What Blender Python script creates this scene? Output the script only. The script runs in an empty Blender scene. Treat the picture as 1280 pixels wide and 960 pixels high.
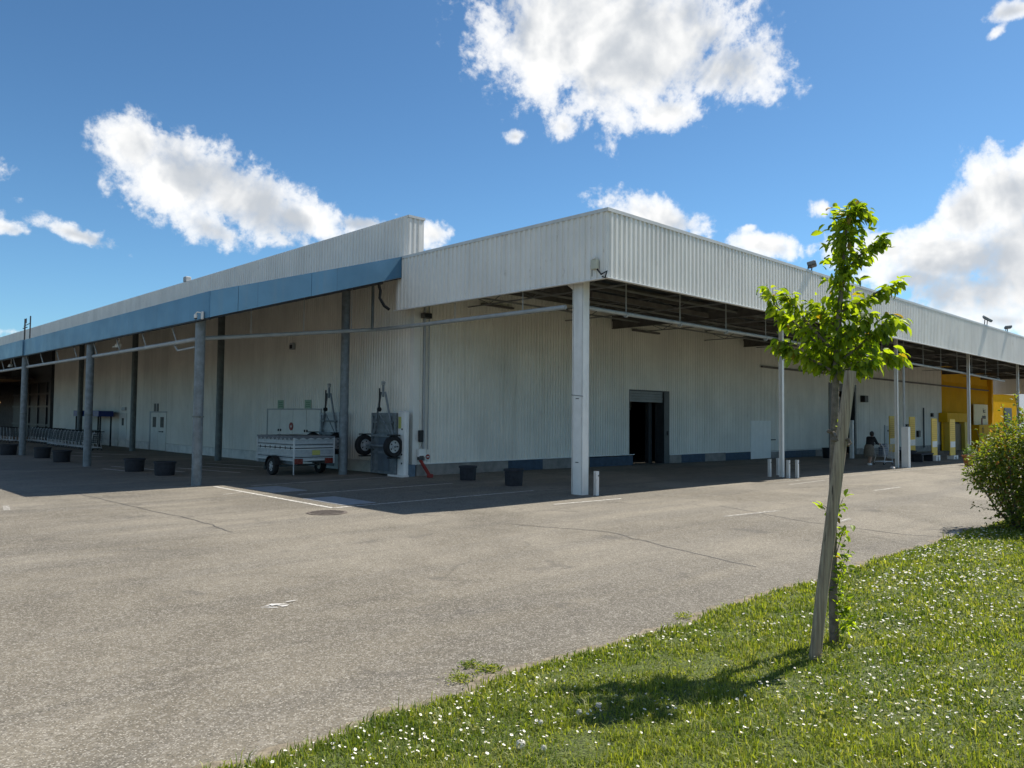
import bpy, math, random
import numpy as np
from mathutils import Vector, Matrix, Euler
R = math.radians
rnd = random.Random(7)
rng = np.random.default_rng(11)
S = bpy.context.scene
COL = S.collection

# ------------------------------------------------------------------ camera, world, sun
FPX, CW, CH, EYE = 966., 640., 480., 2.05            # focal length and centre in photo pixels, eye height
u_ = Vector((994, -51, -FPX)).normalized()            # the right facade runs along +X
v_ = Vector((-940, -32, -FPX)); v_ = (v_ - u_*u_.dot(v_)).normalized()   # the left facade runs along +Y
w_ = u_.cross(v_)
ROT = Matrix((u_, v_, w_))
CAM = Vector((0, 0, EYE))
cam_d = bpy.data.cameras.new('camera'); cam = bpy.data.objects.new('camera', cam_d); COL.objects.link(cam)
cam_d.sensor_width = 36; cam_d.lens = FPX/1280*36; cam_d.clip_end = 3000; cam_d.clip_start = .05
cam.matrix_world = Matrix.Translation(CAM) @ ROT.to_4x4()
S.camera = cam

SUN_AZ, SUN_EL = -9.0, 52.5
sd = Vector((math.cos(R(SUN_EL))*math.cos(R(SUN_AZ)), math.cos(R(SUN_EL))*math.sin(R(SUN_AZ)), math.sin(R(SUN_EL))))
sun_d = bpy.data.lights.new('sun', 'SUN'); sun = bpy.data.objects.new('sun', sun_d); COL.objects.link(sun)
sun_d.energy = 5.0; sun_d.angle = R(.53); sun_d.color = (1, .94, .84)
sun.rotation_euler = sd.to_track_quat('Z', 'Y').to_euler()
sun.location = (0, 0, 40)
S.view_settings.view_transform = 'Standard'; S.view_settings.look = 'None'
S.view_settings.gamma = 1; S.view_settings.use_curve_mapping = False
S.view_settings.exposure = 0.62
SKY_STRENGTH = .077

def ray(px, py): return (ROT @ Vector((px-CW, -(py-CH), -FPX))).normalized()
def zpark(x, y):                       # the car park falls gently away to the right
    s = max(0., x-18.); return -.008*s*s/(s+5.) if s > 0 else 0.
def zg(x, y):                          # with the low grass mound the photographer stands on
    z = zpark(x, y)
    if y < 4.5:
        t = min(1., (4.5-y)/4.5); z += .33*t*t*(3-2*t)
    return z
def at(px, py, z=0.):
    d = ray(px, py); p = CAM + d*((z-EYE)/d.z)
    for _ in range(12):
        zz = zg(p.x, p.y)+z; p = CAM + d*((zz-EYE)/d.z)
    return p
def atX(px, py, X): d = ray(px, py); return CAM + d*(X/d.x)
def atY(px, py, Y): d = ray(px, py); return CAM + d*(Y/d.y)
def atP(px, py, P):                    # on the upright plane through P that faces the street corner
    n = Vector((P.x, P.y, 0)).normalized(); d = ray(px, py)
    return CAM + d*((Vector((P.x, P.y, 0)).dot(n))/d.dot(n))

class NT:
    def __init__(s, tree): s.t = tree; s.n = tree.nodes; s.l = tree.links
    def node(s, typ, **kw):
        n = s.n.new(typ)
        for k, v in kw.items():
            if k.startswith('i_'):
                key = k[2:]; key = int(key) if key.isdigit() else key
                if isinstance(v, bpy.types.NodeSocket): s.l.new(v, n.inputs[key])
                else: n.inputs[key].default_value = v
            else: setattr(n, k, v)
        return n
    def math(s, op, a, b=0., c=0., clamp=False):
        n = s.n.new('ShaderNodeMath'); n.operation = op; n.use_clamp = clamp
        for i, x in enumerate((a, b, c)):
            if isinstance(x, bpy.types.NodeSocket): s.l.new(x, n.inputs[i])
            else: n.inputs[i].default_value = x
        return n.outputs[0]
    def mix(s, f, a, b, blend='MIX'):
        n = s.n.new('ShaderNodeMix'); n.data_type = 'RGBA'; n.blend_type = blend
        for key, x in ((0, f), (6, a), (7, b)):
            if isinstance(x, bpy.types.NodeSocket): s.l.new(x, n.inputs[key])
            else: n.inputs[key].default_value = x if key == 0 or len(x) == 4 else (*x, 1)
        return n.outputs[2]
    def sstep(s, x, a, b, lo=0., hi=1.):
        n = s.n.new('ShaderNodeMapRange'); n.interpolation_type = 'SMOOTHSTEP'
        s.l.new(x, n.inputs[0])
        for i, q in enumerate((a, b, lo, hi)): n.inputs[i+1].default_value = q
        return n.outputs[0]
    def noise(s, vec, scale, detail=3., rough=.55, dist=0.):
        n = s.n.new('ShaderNodeTexNoise'); n.inputs['Scale'].default_value = scale
        n.inputs['Detail'].default_value = detail; n.inputs['Roughness'].default_value = rough
        n.inputs['Distortion'].default_value = dist
        if vec is not None: s.l.new(vec, n.inputs['Vector'])
        return n.outputs[0]

# sky: Nishita plus cumulus clouds laid out by world direction
W = bpy.data.worlds.new('World'); S.world = W; W.use_nodes = True
W.node_tree.nodes.clear(); N = NT(W.node_tree)
out = N.node('ShaderNodeOutputWorld')
sky = N.node('ShaderNodeTexSky', sky_type='NISHITA', sun_disc=False, sun_elevation=R(SUN_EL), sun_rotation=R(90-SUN_AZ),
             altitude=150, air_density=1.0, dust_density=.35, ozone_density=2.2)
tc = N.node('ShaderNodeTexCoord'); D = tc.outputs['Generated']
# (photo px of cloud centre, half width, half height in px, roll in degrees, weight)
CLOUDS = [(705,36,108,78,0,1.0),(800,58,132,84,5,1.0),(905,88,80,46,0,.9),(860,18,70,52,0,.75),(835,140,80,34,0,.75),(705,158,30,24,0,.55),(650,80,40,44,0,.5),(748,108,62,26,0,.5),
 (168,182,48,40,35,.9),(225,218,72,48,28,1.0),(300,245,95,45,22,1.0),(370,272,90,28,10,.8),(266,288,84,28,22,.75),(450,280,62,17,0,.75),(540,292,36,24,0,.8),(495,268,18,8,0,.45),
 (95,293,70,17,14,.66),(8,285,42,16,8,.68),(20,415,90,20,0,.22),(644,171,22,14,0,.55),
 (828,272,66,24,16,.95),(960,308,52,18,14,.8),(1026,260,18,16,0,.55),(935,285,22,10,0,.4),
 (1262,240,62,56,0,1.0),(1215,265,50,48,0,.9),(1180,322,100,36,10,1.0),(1112,314,58,26,0,.8),(1215,366,95,42,8,.95),(1145,348,80,26,10,.8),(1285,325,74,84,0,1.0),(1250,400,80,24,10,.65),
 (1265,14,38,16,0,.7),(1245,40,24,12,-30,.5),(1440,180,120,90,0,1.),(-160,230,120,60,0,1.)]
BACK_FILL = [(205,28,.45,.22),(247,42,.46,.26),(165,38,.35,.18),(285,26,.33,.18)]   # azimuth, elevation, half sizes: unseen clouds behind the viewer, added as neutral fill for the shade
mask = None
BLOBS = []
for (px, py, rx, ry, roll, wt) in CLOUDS:
    d0 = ray(px, py); BLOBS.append((d0, rx*1.42/FPX/math.sqrt(1+((px-CW)**2+(py-CH)**2)/FPX**2), ry*1.42/FPX/math.sqrt(1+((px-CW)**2+(py-CH)**2)/FPX**2), roll, wt))
for (az, el, hx, hy) in BACK_FILL: BLOBS.append((Vector((math.cos(R(az))*math.cos(R(el)), math.sin(R(az))*math.cos(R(el)), math.sin(R(el)))), hx, hy, 0, 1.))
for (d0, kx, ky, roll, wt) in BLOBS:
    e1 = d0.cross(Vector((0, 0, 1))).normalized(); e2 = e1.cross(d0)
    ca, sa = math.cos(R(-roll)), math.sin(R(-roll))
    f1 = e1*ca + e2*sa; f2 = e2*ca - e1*sa
    M3 = Matrix((f1, f2, f1.cross(f2))).transposed()
    mp = N.node('ShaderNodeMapping', vector_type='TEXTURE', i_Vector=D)
    mp.inputs['Location'].default_value = d0
    mp.inputs['Rotation'].default_value = M3.to_euler()
    mp.inputs['Scale'].default_value = (kx*.90, ky*.88, .4)
    ln = N.node('ShaderNodeVectorMath', operation='LENGTH', i_0=mp.outputs[0])
    m = N.math('MULTIPLY_ADD', ln.outputs['Value'], -1.0, wt)
    if mask is None: mask = m
    else: mask = N.math('SMOOTH_MAX', mask, m, .18)
sep = N.node('ShaderNodeSeparateXYZ', i_0=D)
n1 = N.noise(D, 9., 9., .62, .35)
n2 = N.noise(D, 30., 6., .6, .2)
nn = N.math('ADD', N.math('MULTIPLY_ADD', n1, 1.9, -.95), N.math('ADD', N.math('MULTIPLY_ADD', n2, 1.1, -.55), N.math('MULTIPLY_ADD', N.noise(D, 85., 5., .6), .5, -.25)))
dens = N.math('ADD', N.math('MAXIMUM', mask, -1.0), nn)
alpha = N.sstep(dens, .0, .34)
offs = N.node('ShaderNodeVectorMath', operation='ADD', i_0=D, i_1=sd*.022+Vector((0, 0, .022)))
relief = N.math('SUBTRACT', N.noise(offs.outputs[0], 9., 4., .55, .35), N.noise(D, 9., 4., .55, .35))      # thicker towards the sun: this side is shaded
body = N.sstep(N.math('MAXIMUM', mask, -1.0), .12, .75)
core = N.math('ADD', N.math('MULTIPLY', body, .62), N.math('MULTIPLY', relief, 2.1))
core = N.sstep(N.math('ADD', core, N.math('MULTIPLY_ADD', N.noise(D, 22., 6., .6), .8, -.4)), .08, .95)
ccol = N.mix(core, (9.3, 9.25, 9.1), (4.9, 5.25, 5.7))
thin = N.sstep(dens, .0, .75, .55, 1.0)
skyt = N.mix(1.0, sky.outputs[0], (.54, .81, .97), 'MULTIPLY')
hz = N.sstep(sep.outputs[2], 0., .5, 1.22, 1.0)
skyh = N.node('ShaderNodeVectorMath', operation='SCALE', i_0=skyt, i_Scale=hz)
col = N.mix(N.math('MULTIPLY', alpha, thin), skyh.outputs[0], ccol)
bg = N.node('ShaderNodeBackground', i_Color=col, i_Strength=SKY_STRENGTH)
N.l.new(bg.outputs[0], out.inputs[0])
W.cycles.sampling_method = 'MANUAL'; W.cycles.sample_map_resolution = 1024

# ------------------------------------------------------------------ materials
MATS = {}
def mat(name, c, rough=.6, metal=0., var=.12, scale=2.5, bump=0., bscale=40., streak=0., streak_col=None, rust=0., spec=.4, emit=None, sheet=0.):
    if name in MATS: return MATS[name]
    m = bpy.data.materials.new(name); m.use_nodes = True; m.node_tree.nodes.clear(); n = NT(m.node_tree)
    o = n.node('ShaderNodeOutputMaterial'); b = n.node('ShaderNodeBsdfPrincipled')
    n.l.new(b.outputs[0], o.inputs[0])
    g = n.node('ShaderNodeNewGeometry').outputs['Position']
    f = n.noise(g, scale, 5., .6)
    c1 = tuple(x*(1-var) for x in c); c2 = tuple(min(1, x*(1+var)) for x in c)
    colr = n.mix(n.sstep(f, .3, .7), c1, c2)
    if sheet:                                  # tone differs a little from sheet to sheet, with a lap line at each joint
        sx = n.node('ShaderNodeSeparateXYZ', i_0=g); q = n.math('MULTIPLY', n.math('ADD', sx.outputs[0], sx.outputs[1]), 1/sheet)
        wn = n.node('ShaderNodeTexWhiteNoise', noise_dimensions='1D'); n.l.new(n.math('FLOOR', q), wn.inputs['W'])
        colr = n.mix(n.math('MULTIPLY', wn.outputs[0], .16), colr, tuple(x*.5 for x in c))
        fr_ = n.math('FRACT', q); colr = n.mix(n.sstep(fr_, .0, .018, .35, 0.), colr, tuple(x*.3 for x in c))
    if streak:
        mp = n.node('ShaderNodeMapping', i_Vector=g); mp.inputs['Scale'].default_value = (3.2, 3.2, .16)
        sf = n.math('MULTIPLY', n.sstep(n.noise(mp.outputs[0], 1., 5., .65), .48, .78), streak)
        colr = n.mix(sf, colr, streak_col or tuple(x*.45 for x in c))
    if rust:
        mp = n.node('ShaderNodeMapping', i_Vector=g); mp.inputs['Scale'].default_value = (5, 5, 1.2)
        sf = n.math('MULTIPLY', n.sstep(n.noise(mp.outputs[0], 1.3, 6., .7), .60, .72), rust)
        colr = n.mix(sf, colr, (.12, .055, .025))
    n.l.new(colr, b.inputs['Base Color'])
    b.inputs['Metallic'].default_value = metal; b.inputs['Specular IOR Level'].default_value = spec
    rr = n.math('MULTIPLY_ADD', n.noise(g, scale*3.1, 3.), .3, rough-.15)
    n.l.new(rr, b.inputs['Roughness'])
    if bump:
        bp = n.node('ShaderNodeBump', i_Strength=bump, i_Distance=.02, i_Height=n.noise(g, bscale, 5.))
        n.l.new(bp.outputs[0], b.inputs['Normal'])
    if emit:
        b.inputs['Emission Color'].default_value = (*emit[:3], 1); b.inputs['Emission Strength'].default_value = emit[3]
    MATS[name] = m; return m
M_clad = mat('white_cladding', (.77, .75, .70), .5, sheet=1.0, rust=.3, var=.05, scale=.7, streak=.28, streak_col=(.48, .46, .41))
M_wall = mat('wall_cladding', (.78, .745, .67), .6, sheet=.96, rust=.2, var=.07, scale=.6, streak=.34, streak_col=(.46, .43, .35))
M_cap = mat('cap_flashing', (.56, .56, .54), .45, var=.06)
M_blue = mat('blue_fascia', (.075, .195, .315), .42, var=.14, scale=.5, streak=.45, streak_col=(.12, .20, .26), bump=.25, bscale=1.6, sheet=2.6)
M_white = mat('white_steel', (.70, .69, .66), .45, var=.06, rust=.25, streak=.25)
M_galv = mat('galvanised_steel', (.17, .195, .21), .55, .2, var=.22, scale=6, streak=.35)
M_dgalv = mat('dark_steel', (.12, .135, .13), .55, .2, var=.2, scale=5, streak=.3)
M_pipe = mat('grey_pipe', (.34, .36, .36), .5, var=.1, scale=3)
M_deck = mat('roof_deck', (.055, .055, .055), .7, var=.2)
M_beam = mat('roof_beam', (.11, .10, .09), .6, var=.25, rust=.5)
M_conc = mat('plinth_concrete', (.24, .22, .20), .85, var=.2, scale=3, bump=.3, streak=.4)
M_wplinth = mat('white_plinth', (.62, .60, .55), .8, var=.12, streak=.35)
M_bplinth = mat('blue_painted_plinth', (.035, .06, .095), .7, var=.25, scale=4)
M_black = mat('black_plastic', (.012, .012, .013), .55, var=.2)
M_rubber = mat('tyre_rubber', (.014, .014, .015), .8, var=.2)
M_planter = mat('dark_planter', (.022, .024, .030), .75, var=.25, scale=8)
M_soil = mat('soil', (.05, .038, .028), .95, var=.3, scale=20)
M_door = mat('white_door', (.66, .64, .58), .5, var=.05, streak=.2)
M_shut = mat('roller_shutter', (.20, .21, .21), .55, .2, var=.1)
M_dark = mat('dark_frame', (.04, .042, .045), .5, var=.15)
M_glass = mat('dark_glass', (.02, .022, .025), .45, var=.1, spec=.2)
M_zinc = mat('zinc_panel', (.33, .36, .38), .45, .25, var=.12, scale=7)
M_chrome = mat('rim_steel', (.38, .385, .39), .4, .2, var=.08)
M_red = mat('red_paint', (.25, .025, .018), .45, var=.12)
M_lred = mat('red_lens', (.13, .01, .008), .25, var=.08)
M_yellow = mat('yellow_paint', (.70, .38, .012), .7, spec=.1, var=.06, scale=.8, streak=.2)
M_lyel = mat('yellow_banner', (.74, .50, .07), .6, var=.05)
M_oran = mat('orange_print', (.50, .26, .02), .6, var=.05)
M_cream = mat('cream_sign', (.66, .55, .30), .6, var=.05)
M_print = mat('dark_print', (.05, .035, .02), .6, var=.05)
M_plate = mat('yellow_plate', (.42, .42, .12), .5, var=.06)
M_bluecov = mat('blue_shelter', (.015, .035, .17), .45, var=.08)
M_green = mat('green_sign', (.22, .34, .24), .5, var=.08)
M_paint = mat('road_paint', (.66, .65, .60), .8, var=.12, scale=9)
M_wood = mat('stake_wood', (.30, .245, .18), .85, var=.35, scale=14, bump=.9, bscale=45, streak=.8, streak_col=(.10, .08, .06))
M_bark = mat('bark', (.165, .135, .108), .9, var=.3, scale=18, bump=.6, bscale=50)
M_terra = mat('terracotta', (.42, .17, .05), .7, var=.1)
M_cloth_b = mat('black_cloth', (.012, .012, .014), .9, var=.2)
M_cloth_s = mat('taupe_cloth', (.13, .115, .09), .9, var=.25, scale=25)
M_skin = mat('skin', (.42, .26, .19), .6, var=.06)
M_hair = mat('hair', (.018, .013, .010), .6, var=.2)
M_shoe = mat('white_shoe', (.7, .7, .68), .6, var=.05)
M_grate = mat('iron_grate', (.15, .125, .105), .7, .3, var=.25, scale=10)
M_tie = mat('tie_strap', (.13, .10, .07), .8, var=.25)
M_petal = mat('daisy_petal', (.80, .80, .76), .7, var=.05)
M_pollen = mat('daisy_centre', (.75, .48, .03), .8, var=.1)
M_lamp = mat('warm_shop_lamp', (.9, .7, .4), .5, emit=(1, .62, .25, 2.0))
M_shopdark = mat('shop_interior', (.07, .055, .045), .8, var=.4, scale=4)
M_farwhite = mat('far_white_render', (.74, .75, .76), .7, var=.04)
M_bag = mat('blue_grey_bag', (.10, .14, .20), .7, var=.15)
M_grey = mat('grey_box', (.36, .37, .37), .55, var=.08)
M_paint_litter = mat('white_paint_litter', (.50, .48, .45), .8, var=.1)

def wood_mat():
    m = MATS['stake_wood']; n = NT(m.node_tree); b = [x for x in m.node_tree.nodes if x.type == 'BSDF_PRINCIPLED'][0]
    g = n.node('ShaderNodeNewGeometry').outputs['Position']; mp = n.node('ShaderNodeMapping', i_Vector=g); mp.inputs['Rotation'].default_value = (R(4), R(-7), 0); mp.inputs['Scale'].default_value = (55, 55, 1.6)
    f = n.noise(mp.outputs[0], 1., 6., .65); mp2 = n.node('ShaderNodeMapping', i_Vector=g); mp2.inputs['Scale'].default_value = (30, 30, .5); f2 = n.noise(mp2.outputs[0], 1.2, 4., .6)
    c = n.mix(n.sstep(f, .3, .7), (.20, .15, .105), (.42, .34, .24)); c = n.mix(n.sstep(f2, .62, .70), c, (.05, .04, .03)); n.l.new(c, b.inputs['Base Color'])
    bp = n.node('ShaderNodeBump', i_Strength=.8, i_Distance=.01, i_Height=f); n.l.new(bp.outputs[0], b.inputs['Normal'])
wood_mat()
def leaf_mat(name, c1, c2, c3, trans=.45, tcol=(1.25, 1.45, .35)):
    m = bpy.data.materials.new(name); m.use_nodes = True; m.node_tree.nodes.clear(); n = NT(m.node_tree)
    o = n.node('ShaderNodeOutputMaterial')
    rr = n.node('ShaderNodeNewGeometry').outputs['Random Per Island']
    a = n.mix(n.sstep(rr, .0, .6), c1, c2); th = .86
    if name == 'grass_blade':
        g = n.node('ShaderNodeNewGeometry').outputs['Position']; f = n.sstep(n.noise(g, 1.1, 4., .6), .35, .7)
        a = n.mix(n.math('MULTIPLY', f, .6), a, (.055, .115, .018)); f2 = n.sstep(n.noise(g, 1.7, 5., .7), .46, .66); rr = n.math('ADD', rr, n.math('MULTIPLY', f2, .22))
    a = n.mix(n.sstep(rr, .95 if name == 'cherry_leaf' else .86, 1.), a, c3)
    b = n.node('ShaderNodeBsdfPrincipled', i_Roughness=.5); n.l.new(a, b.inputs['Base Color']); b.inputs['Specular IOR Level'].default_value = .35
    tcl = n.mix(1., a, tcol, 'MULTIPLY')
    t = n.node('ShaderNodeBsdfTranslucent'); n.l.new(tcl, t.inputs[0])
    x = n.node('ShaderNodeMixShader', i_0=trans); n.l.new(b.outputs[0], x.inputs[1]); n.l.new(t.outputs[0], x.inputs[2])
    n.l.new(x.outputs[0], o.inputs[0]); return m
M_leaf = leaf_mat('cherry_leaf', (.07, .12, .014), (.19, .26, .026), (.17, .11, .02), .52, (2.7, 2.5, .5))
M_bushleaf = leaf_mat('bush_leaf', (.045, .085, .018), (.16, .21, .036), (.24, .11, .04), .42, (2.2, 2.0, .5))
M_blade = leaf_mat('grass_blade', (.088, .136, .020), (.250, .288, .044), (.34, .34, .13), .46, (1.65, 1.6, .5))
M_pot = leaf_mat('pot_leaf', (.07, .13, .02), (.15, .24, .05), (.6, .6, .5), .3)

def asphalt_mat():
    m = bpy.data.materials.new('worn_asphalt'); m.use_nodes = True; m.node_tree.nodes.clear(); n = NT(m.node_tree)
    o = n.node('ShaderNodeOutputMaterial'); b = n.node('ShaderNodeBsdfPrincipled', i_Roughness=.85); n.l.new(b.outputs[0], o.inputs[0])
    b.inputs['Specular IOR Level'].default_value = .25
    g = n.node('ShaderNodeNewGeometry').outputs['Position']
    big = n.noise(g, .22, 5., .6, .6); mid = n.noise(g, 1.6, 5., .65)
    c = n.mix(n.sstep(big, .36, .64), (.122, .106, .080), (.206, .182, .142))
    c = n.mix(n.math('MULTIPLY', n.sstep(mid, .35, .72), .35), c, (.245, .216, .166))
    # tyre-worn darker bands running across the lot
    mp = n.node('ShaderNodeMapping', i_Vector=g); mp.inputs['Rotation'].default_value = (0, 0, R(-14)); mp.inputs['Scale'].default_value = (.05, .5, 1)
    band = n.sstep(n.noise(mp.outputs[0], 1.4, 5., .6, .3), .47, .62)
    c = n.mix(n.math('MULTIPLY', band, .42), c, (.10, .092, .08))
    mp = n.node('ShaderNodeMapping', i_Vector=g); mp.inputs['Rotation'].default_value = (0, 0, R(24)); mp.inputs['Scale'].default_value = (.07, .9, 1)
    band2 = n.sstep(n.noise(mp.outputs[0], 1.2, 4., .55, .5), .52, .64); c = n.mix(n.math('MULTIPLY', band2, .32), c, (.085, .076, .062))
    # aggregate: light and dark stones
    v1 = n.node('ShaderNodeTexVoronoi', i_Scale=85.); n.l.new(g, v1.inputs['Vector'])
    sp = n.node('ShaderNodeSeparateColor', i_0=v1.outputs['Color'])
    st = n.sstep(sp.outputs[0], .55, .95); dk = n.sstep(sp.outputs[1], .62, .95)
    fade = n.sstep(v1.outputs['Distance'], .35, .75, 1., 0.)
    c = n.mix(n.math('MULTIPLY', n.math('MULTIPLY', st, fade), .6), c, (.50, .47, .41))
    c = n.mix(n.math('MULTIPLY', dk, .55), c, (.05, .046, .04))
    v2 = n.node('ShaderNodeTexVoronoi', i_Scale=34.); n.l.new(g, v2.inputs['Vector'])
    sp2 = n.node('ShaderNodeSeparateColor', i_0=v2.outputs['Color'])
    c = n.mix(n.math('MULTIPLY', n.sstep(sp2.outputs[0], .7, 1.), .26), c, (.38, .355, .31))
    # fine cracks and paving joints
    dv = n.node('ShaderNodeVectorMath', operation='ADD'); n.l.new(g, dv.inputs[0])
    nzc = n.node('ShaderNodeTexNoise', i_Scale=.7, i_Detail=5.); n.l.new(g, nzc.inputs['Vector'])
    sc = n.node('ShaderNodeVectorMath', operation='SCALE', i_0=nzc.outputs['Color'], i_Scale=1.6); n.l.new(sc.outputs[0], dv.inputs[1])
    vc = n.node('ShaderNodeTexVoronoi', feature='DISTANCE_TO_EDGE', i_Scale=.16); n.l.new(dv.outputs[0], vc.inputs['Vector'])
    crack = n.math('MULTIPLY', n.sstep(vc.outputs['Distance'], .0015, .006, 1., 0.), n.sstep(n.noise(g, .5, 3.), .45, .6))
    c = n.mix(n.math('MULTIPLY', crack, .3), c, (.05, .045, .04))
    # oil drips
    oil = n.sstep(n.noise(g, .9, 6., .7, .5), .58, .67)
    c = n.mix(n.math('MULTIPLY', oil, .42), c, (.07, .065, .06))
    n.l.new(c, b.inputs['Base Color'])
    hgt = n.math('ADD', n.math('MULTIPLY', sp.outputs[0], .6), n.noise(g, 160., 2.))
    bp = n.node('ShaderNodeBump', i_Strength=.45, i_Distance=.012, i_Height=hgt); n.l.new(bp.outputs[0], b.inputs['Normal'])
    return m
M_asph = asphalt_mat()
M_lawn = mat('lawn_soil', (.080, .102, .022), .95, var=.75, scale=55, bump=.9, bscale=70)
M_patch = mat('asphalt_patch', (.27, .275, .28), .85, var=.12, scale=7, bump=.2, bscale=90)
M_tar = mat('tar_seam', (.07, .065, .06), .8, var=.25, scale=5)

# ------------------------------------------------------------------ mesh helpers
WL = {}
class MB:
    def __init__(s): s.v = []; s.f = []
    def add(s, vs, fs):
        o = len(s.v); s.v += [tuple(p) for p in vs]; s.f += [tuple(i+o for i in f) for f in fs]; return s
    def box(s, x0, x1, y0, y1, z0, z1, M=None):
        vs = [Vector(p) for p in ((x0,y0,z0),(x1,y0,z0),(x1,y1,z0),(x0,y1,z0),(x0,y0,z1),(x1,y0,z1),(x1,y1,z1),(x0,y1,z1))]
        if M is not None: vs = [M @ p for p in vs]
        return s.add(vs, [(0,3,2,1),(4,5,6,7),(0,1,5,4),(1,2,6,5),(2,3,7,6),(3,0,4,7)])
    def bbox(s, x0, x1, y0, y1, z0, z1, b=.01, M=None):          # box with chamfered edges
        vs = []; 
        for x, sx in ((x0, 1), (x1, -1)):
            for y, sy in ((y0, 1), (y1, -1)):
                for z, sz in ((z0, 1), (z1, -1)):
                    vs += [Vector((x, y+sy*b, z+sz*b)), Vector((x+sx*b, y, z+sz*b)), Vector((x+sx*b, y+sy*b, z))]
        if M is not None: vs = [M @ p for p in vs]
        import itertools
        def i(cx, cy, cz, k): return (cx*4+cy*2+cz)*3+k
        fs = [(0,)]; fs = []
        for c in (0, 1):
            fs.append((i(c,0,0,0), i(c,0,1,0), i(c,1,1,0), i(c,1,0,0)))
            fs.append((i(0,c,0,1), i(1,c,0,1), i(1,c,1,1), i(0,c,1,1)))
            fs.append((i(0,0,c,2), i(0,1,c,2), i(1,1,c,2), i(1,0,c,2)))
            for d in (0, 1):
                fs.append((i(c,d,0,0), i(c,d,1,0), i(c,d,1,1), i(c,d,0,1)))
                fs.append((i(c,0,d,0), i(c,1,d,0), i(c,1,d,2), i(c,0,d,2)))
                fs.append((i(0,c,d,1), i(1,c,d,1), i(1,c,d,2), i(0,c,d,2)))
                for e in (0, 1): fs.append((i(c,d,e,0), i(c,d,e,1), i(c,d,e,2)))
        return s.add(vs, fs)
    def tube(s, pts, r, n=8, cap=True):
        pts = [Vector(p) for p in pts]; rs = r if isinstance(r, (list, tuple)) else [r]*len(pts)
        vs = []; ref = None
        for i, p in enumerate(pts):
            t = (pts[min(i+1, len(pts)-1)] - pts[max(i-1, 0)]).normalized()
            if ref is None: ref = t.orthogonal().normalized()
            ref = (ref - t*ref.dot(t)).normalized(); b2 = t.cross(ref)
            for k in range(n):
                a = 2*math.pi*k/n; vs.append(p + (ref*math.cos(a) + b2*math.sin(a))*rs[i])
        fs = [(i*n+k, i*n+(k+1) % n, (i+1)*n+(k+1) % n, (i+1)*n+k) for i in range(len(pts)-1) for k in range(n)]
        if cap: fs += [tuple(range(n-1, -1, -1)), tuple(range((len(pts)-1)*n, len(pts)*n))]
        return s.add(vs, fs)
    def lathe(s, prof, c=(0, 0, 0), n=20, axis='Z'):
        vs = []; c = Vector(c)
        for (r, z) in prof:
            for k in range(n):
                a = 2*math.pi*k/n; x, y = r*math.cos(a), r*math.sin(a)
                vs.append(c + (Vector((x, y, z)) if axis == 'Z' else Vector((z, x, y)) if axis == 'X' else Vector((y, z, x))))
        fs = [(i*n+k, i*n+(k+1) % n, (i+1)*n+(k+1) % n, (i+1)*n+k) for i in range(len(prof)-1) for k in range(n)]
        closed = prof[0] == prof[-1]
        if prof[0][0] > 1e-4 and not closed: fs.append(tuple(range(n-1, -1, -1)))
        if prof[-1][0] > 1e-4 and not closed: fs.append(tuple(range((len(prof)-1)*n, len(prof)*n)))
        return s.add(vs, fs)
    def quad(s, a, b, c, d): return s.add([a, b, c, d], [(0, 1, 2, 3)])
    def prism(s, poly, ext):                                     # polygon (3D points) pushed along ext
        poly = [Vector(p) for p in poly]; e = Vector(ext); n = len(poly)
        return s.add(poly + [p+e for p in poly], [tuple(range(n-1, -1, -1)), tuple(range(n, 2*n))] + [(i, (i+1) % n, n+(i+1) % n, n+i) for i in range(n)])
    def build(s, name, m, parent=None, smooth=False, local=False):
        off = Vector((0, 0, 0))
        if parent is not None and not local: off = WL.get(parent, off)
        me = bpy.data.meshes.new(name); me.from_pydata([tuple(Vector(p)-off) for p in s.v], [], s.f); me.update()
        me.materials.append(m)
        if smooth:
            me.polygons.foreach_set('use_smooth', [True]*len(me.polygons))
            try: me.set_sharp_from_angle(angle=R(40))
            except Exception: pass
        o = bpy.data.objects.new(name, me); COL.objects.link(o)
        if parent is not None: o.parent = parent; WL[o] = off
        return o
def tag(o, label=None, cat=None, group=None, kind=None):
    if label: o['label'] = label
    if cat: o['category'] = cat
    if group: o['group'] = group
    if kind: o['kind'] = kind
    return o
def thing(name, label, cat, loc=(0, 0, 0), group=None):
    o = bpy.data.objects.new(name, None); COL.objects.link(o); o.location = loc; o.empty_display_size = .2
    WL[o] = Vector(loc); return tag(o, label, cat, group)
def copy_tree(o, parent=None):
    c = o.copy(); COL.objects.link(c)
    if parent is not None: c.parent = parent
    for ch in [x for x in KIDS.get(o, o.children)]: copy_tree(ch, c)
    return c
KIDS = {}
def struct(name, mb, m, smooth=False): return tag(mb.build(name, m, None, smooth), kind='structure')

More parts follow.
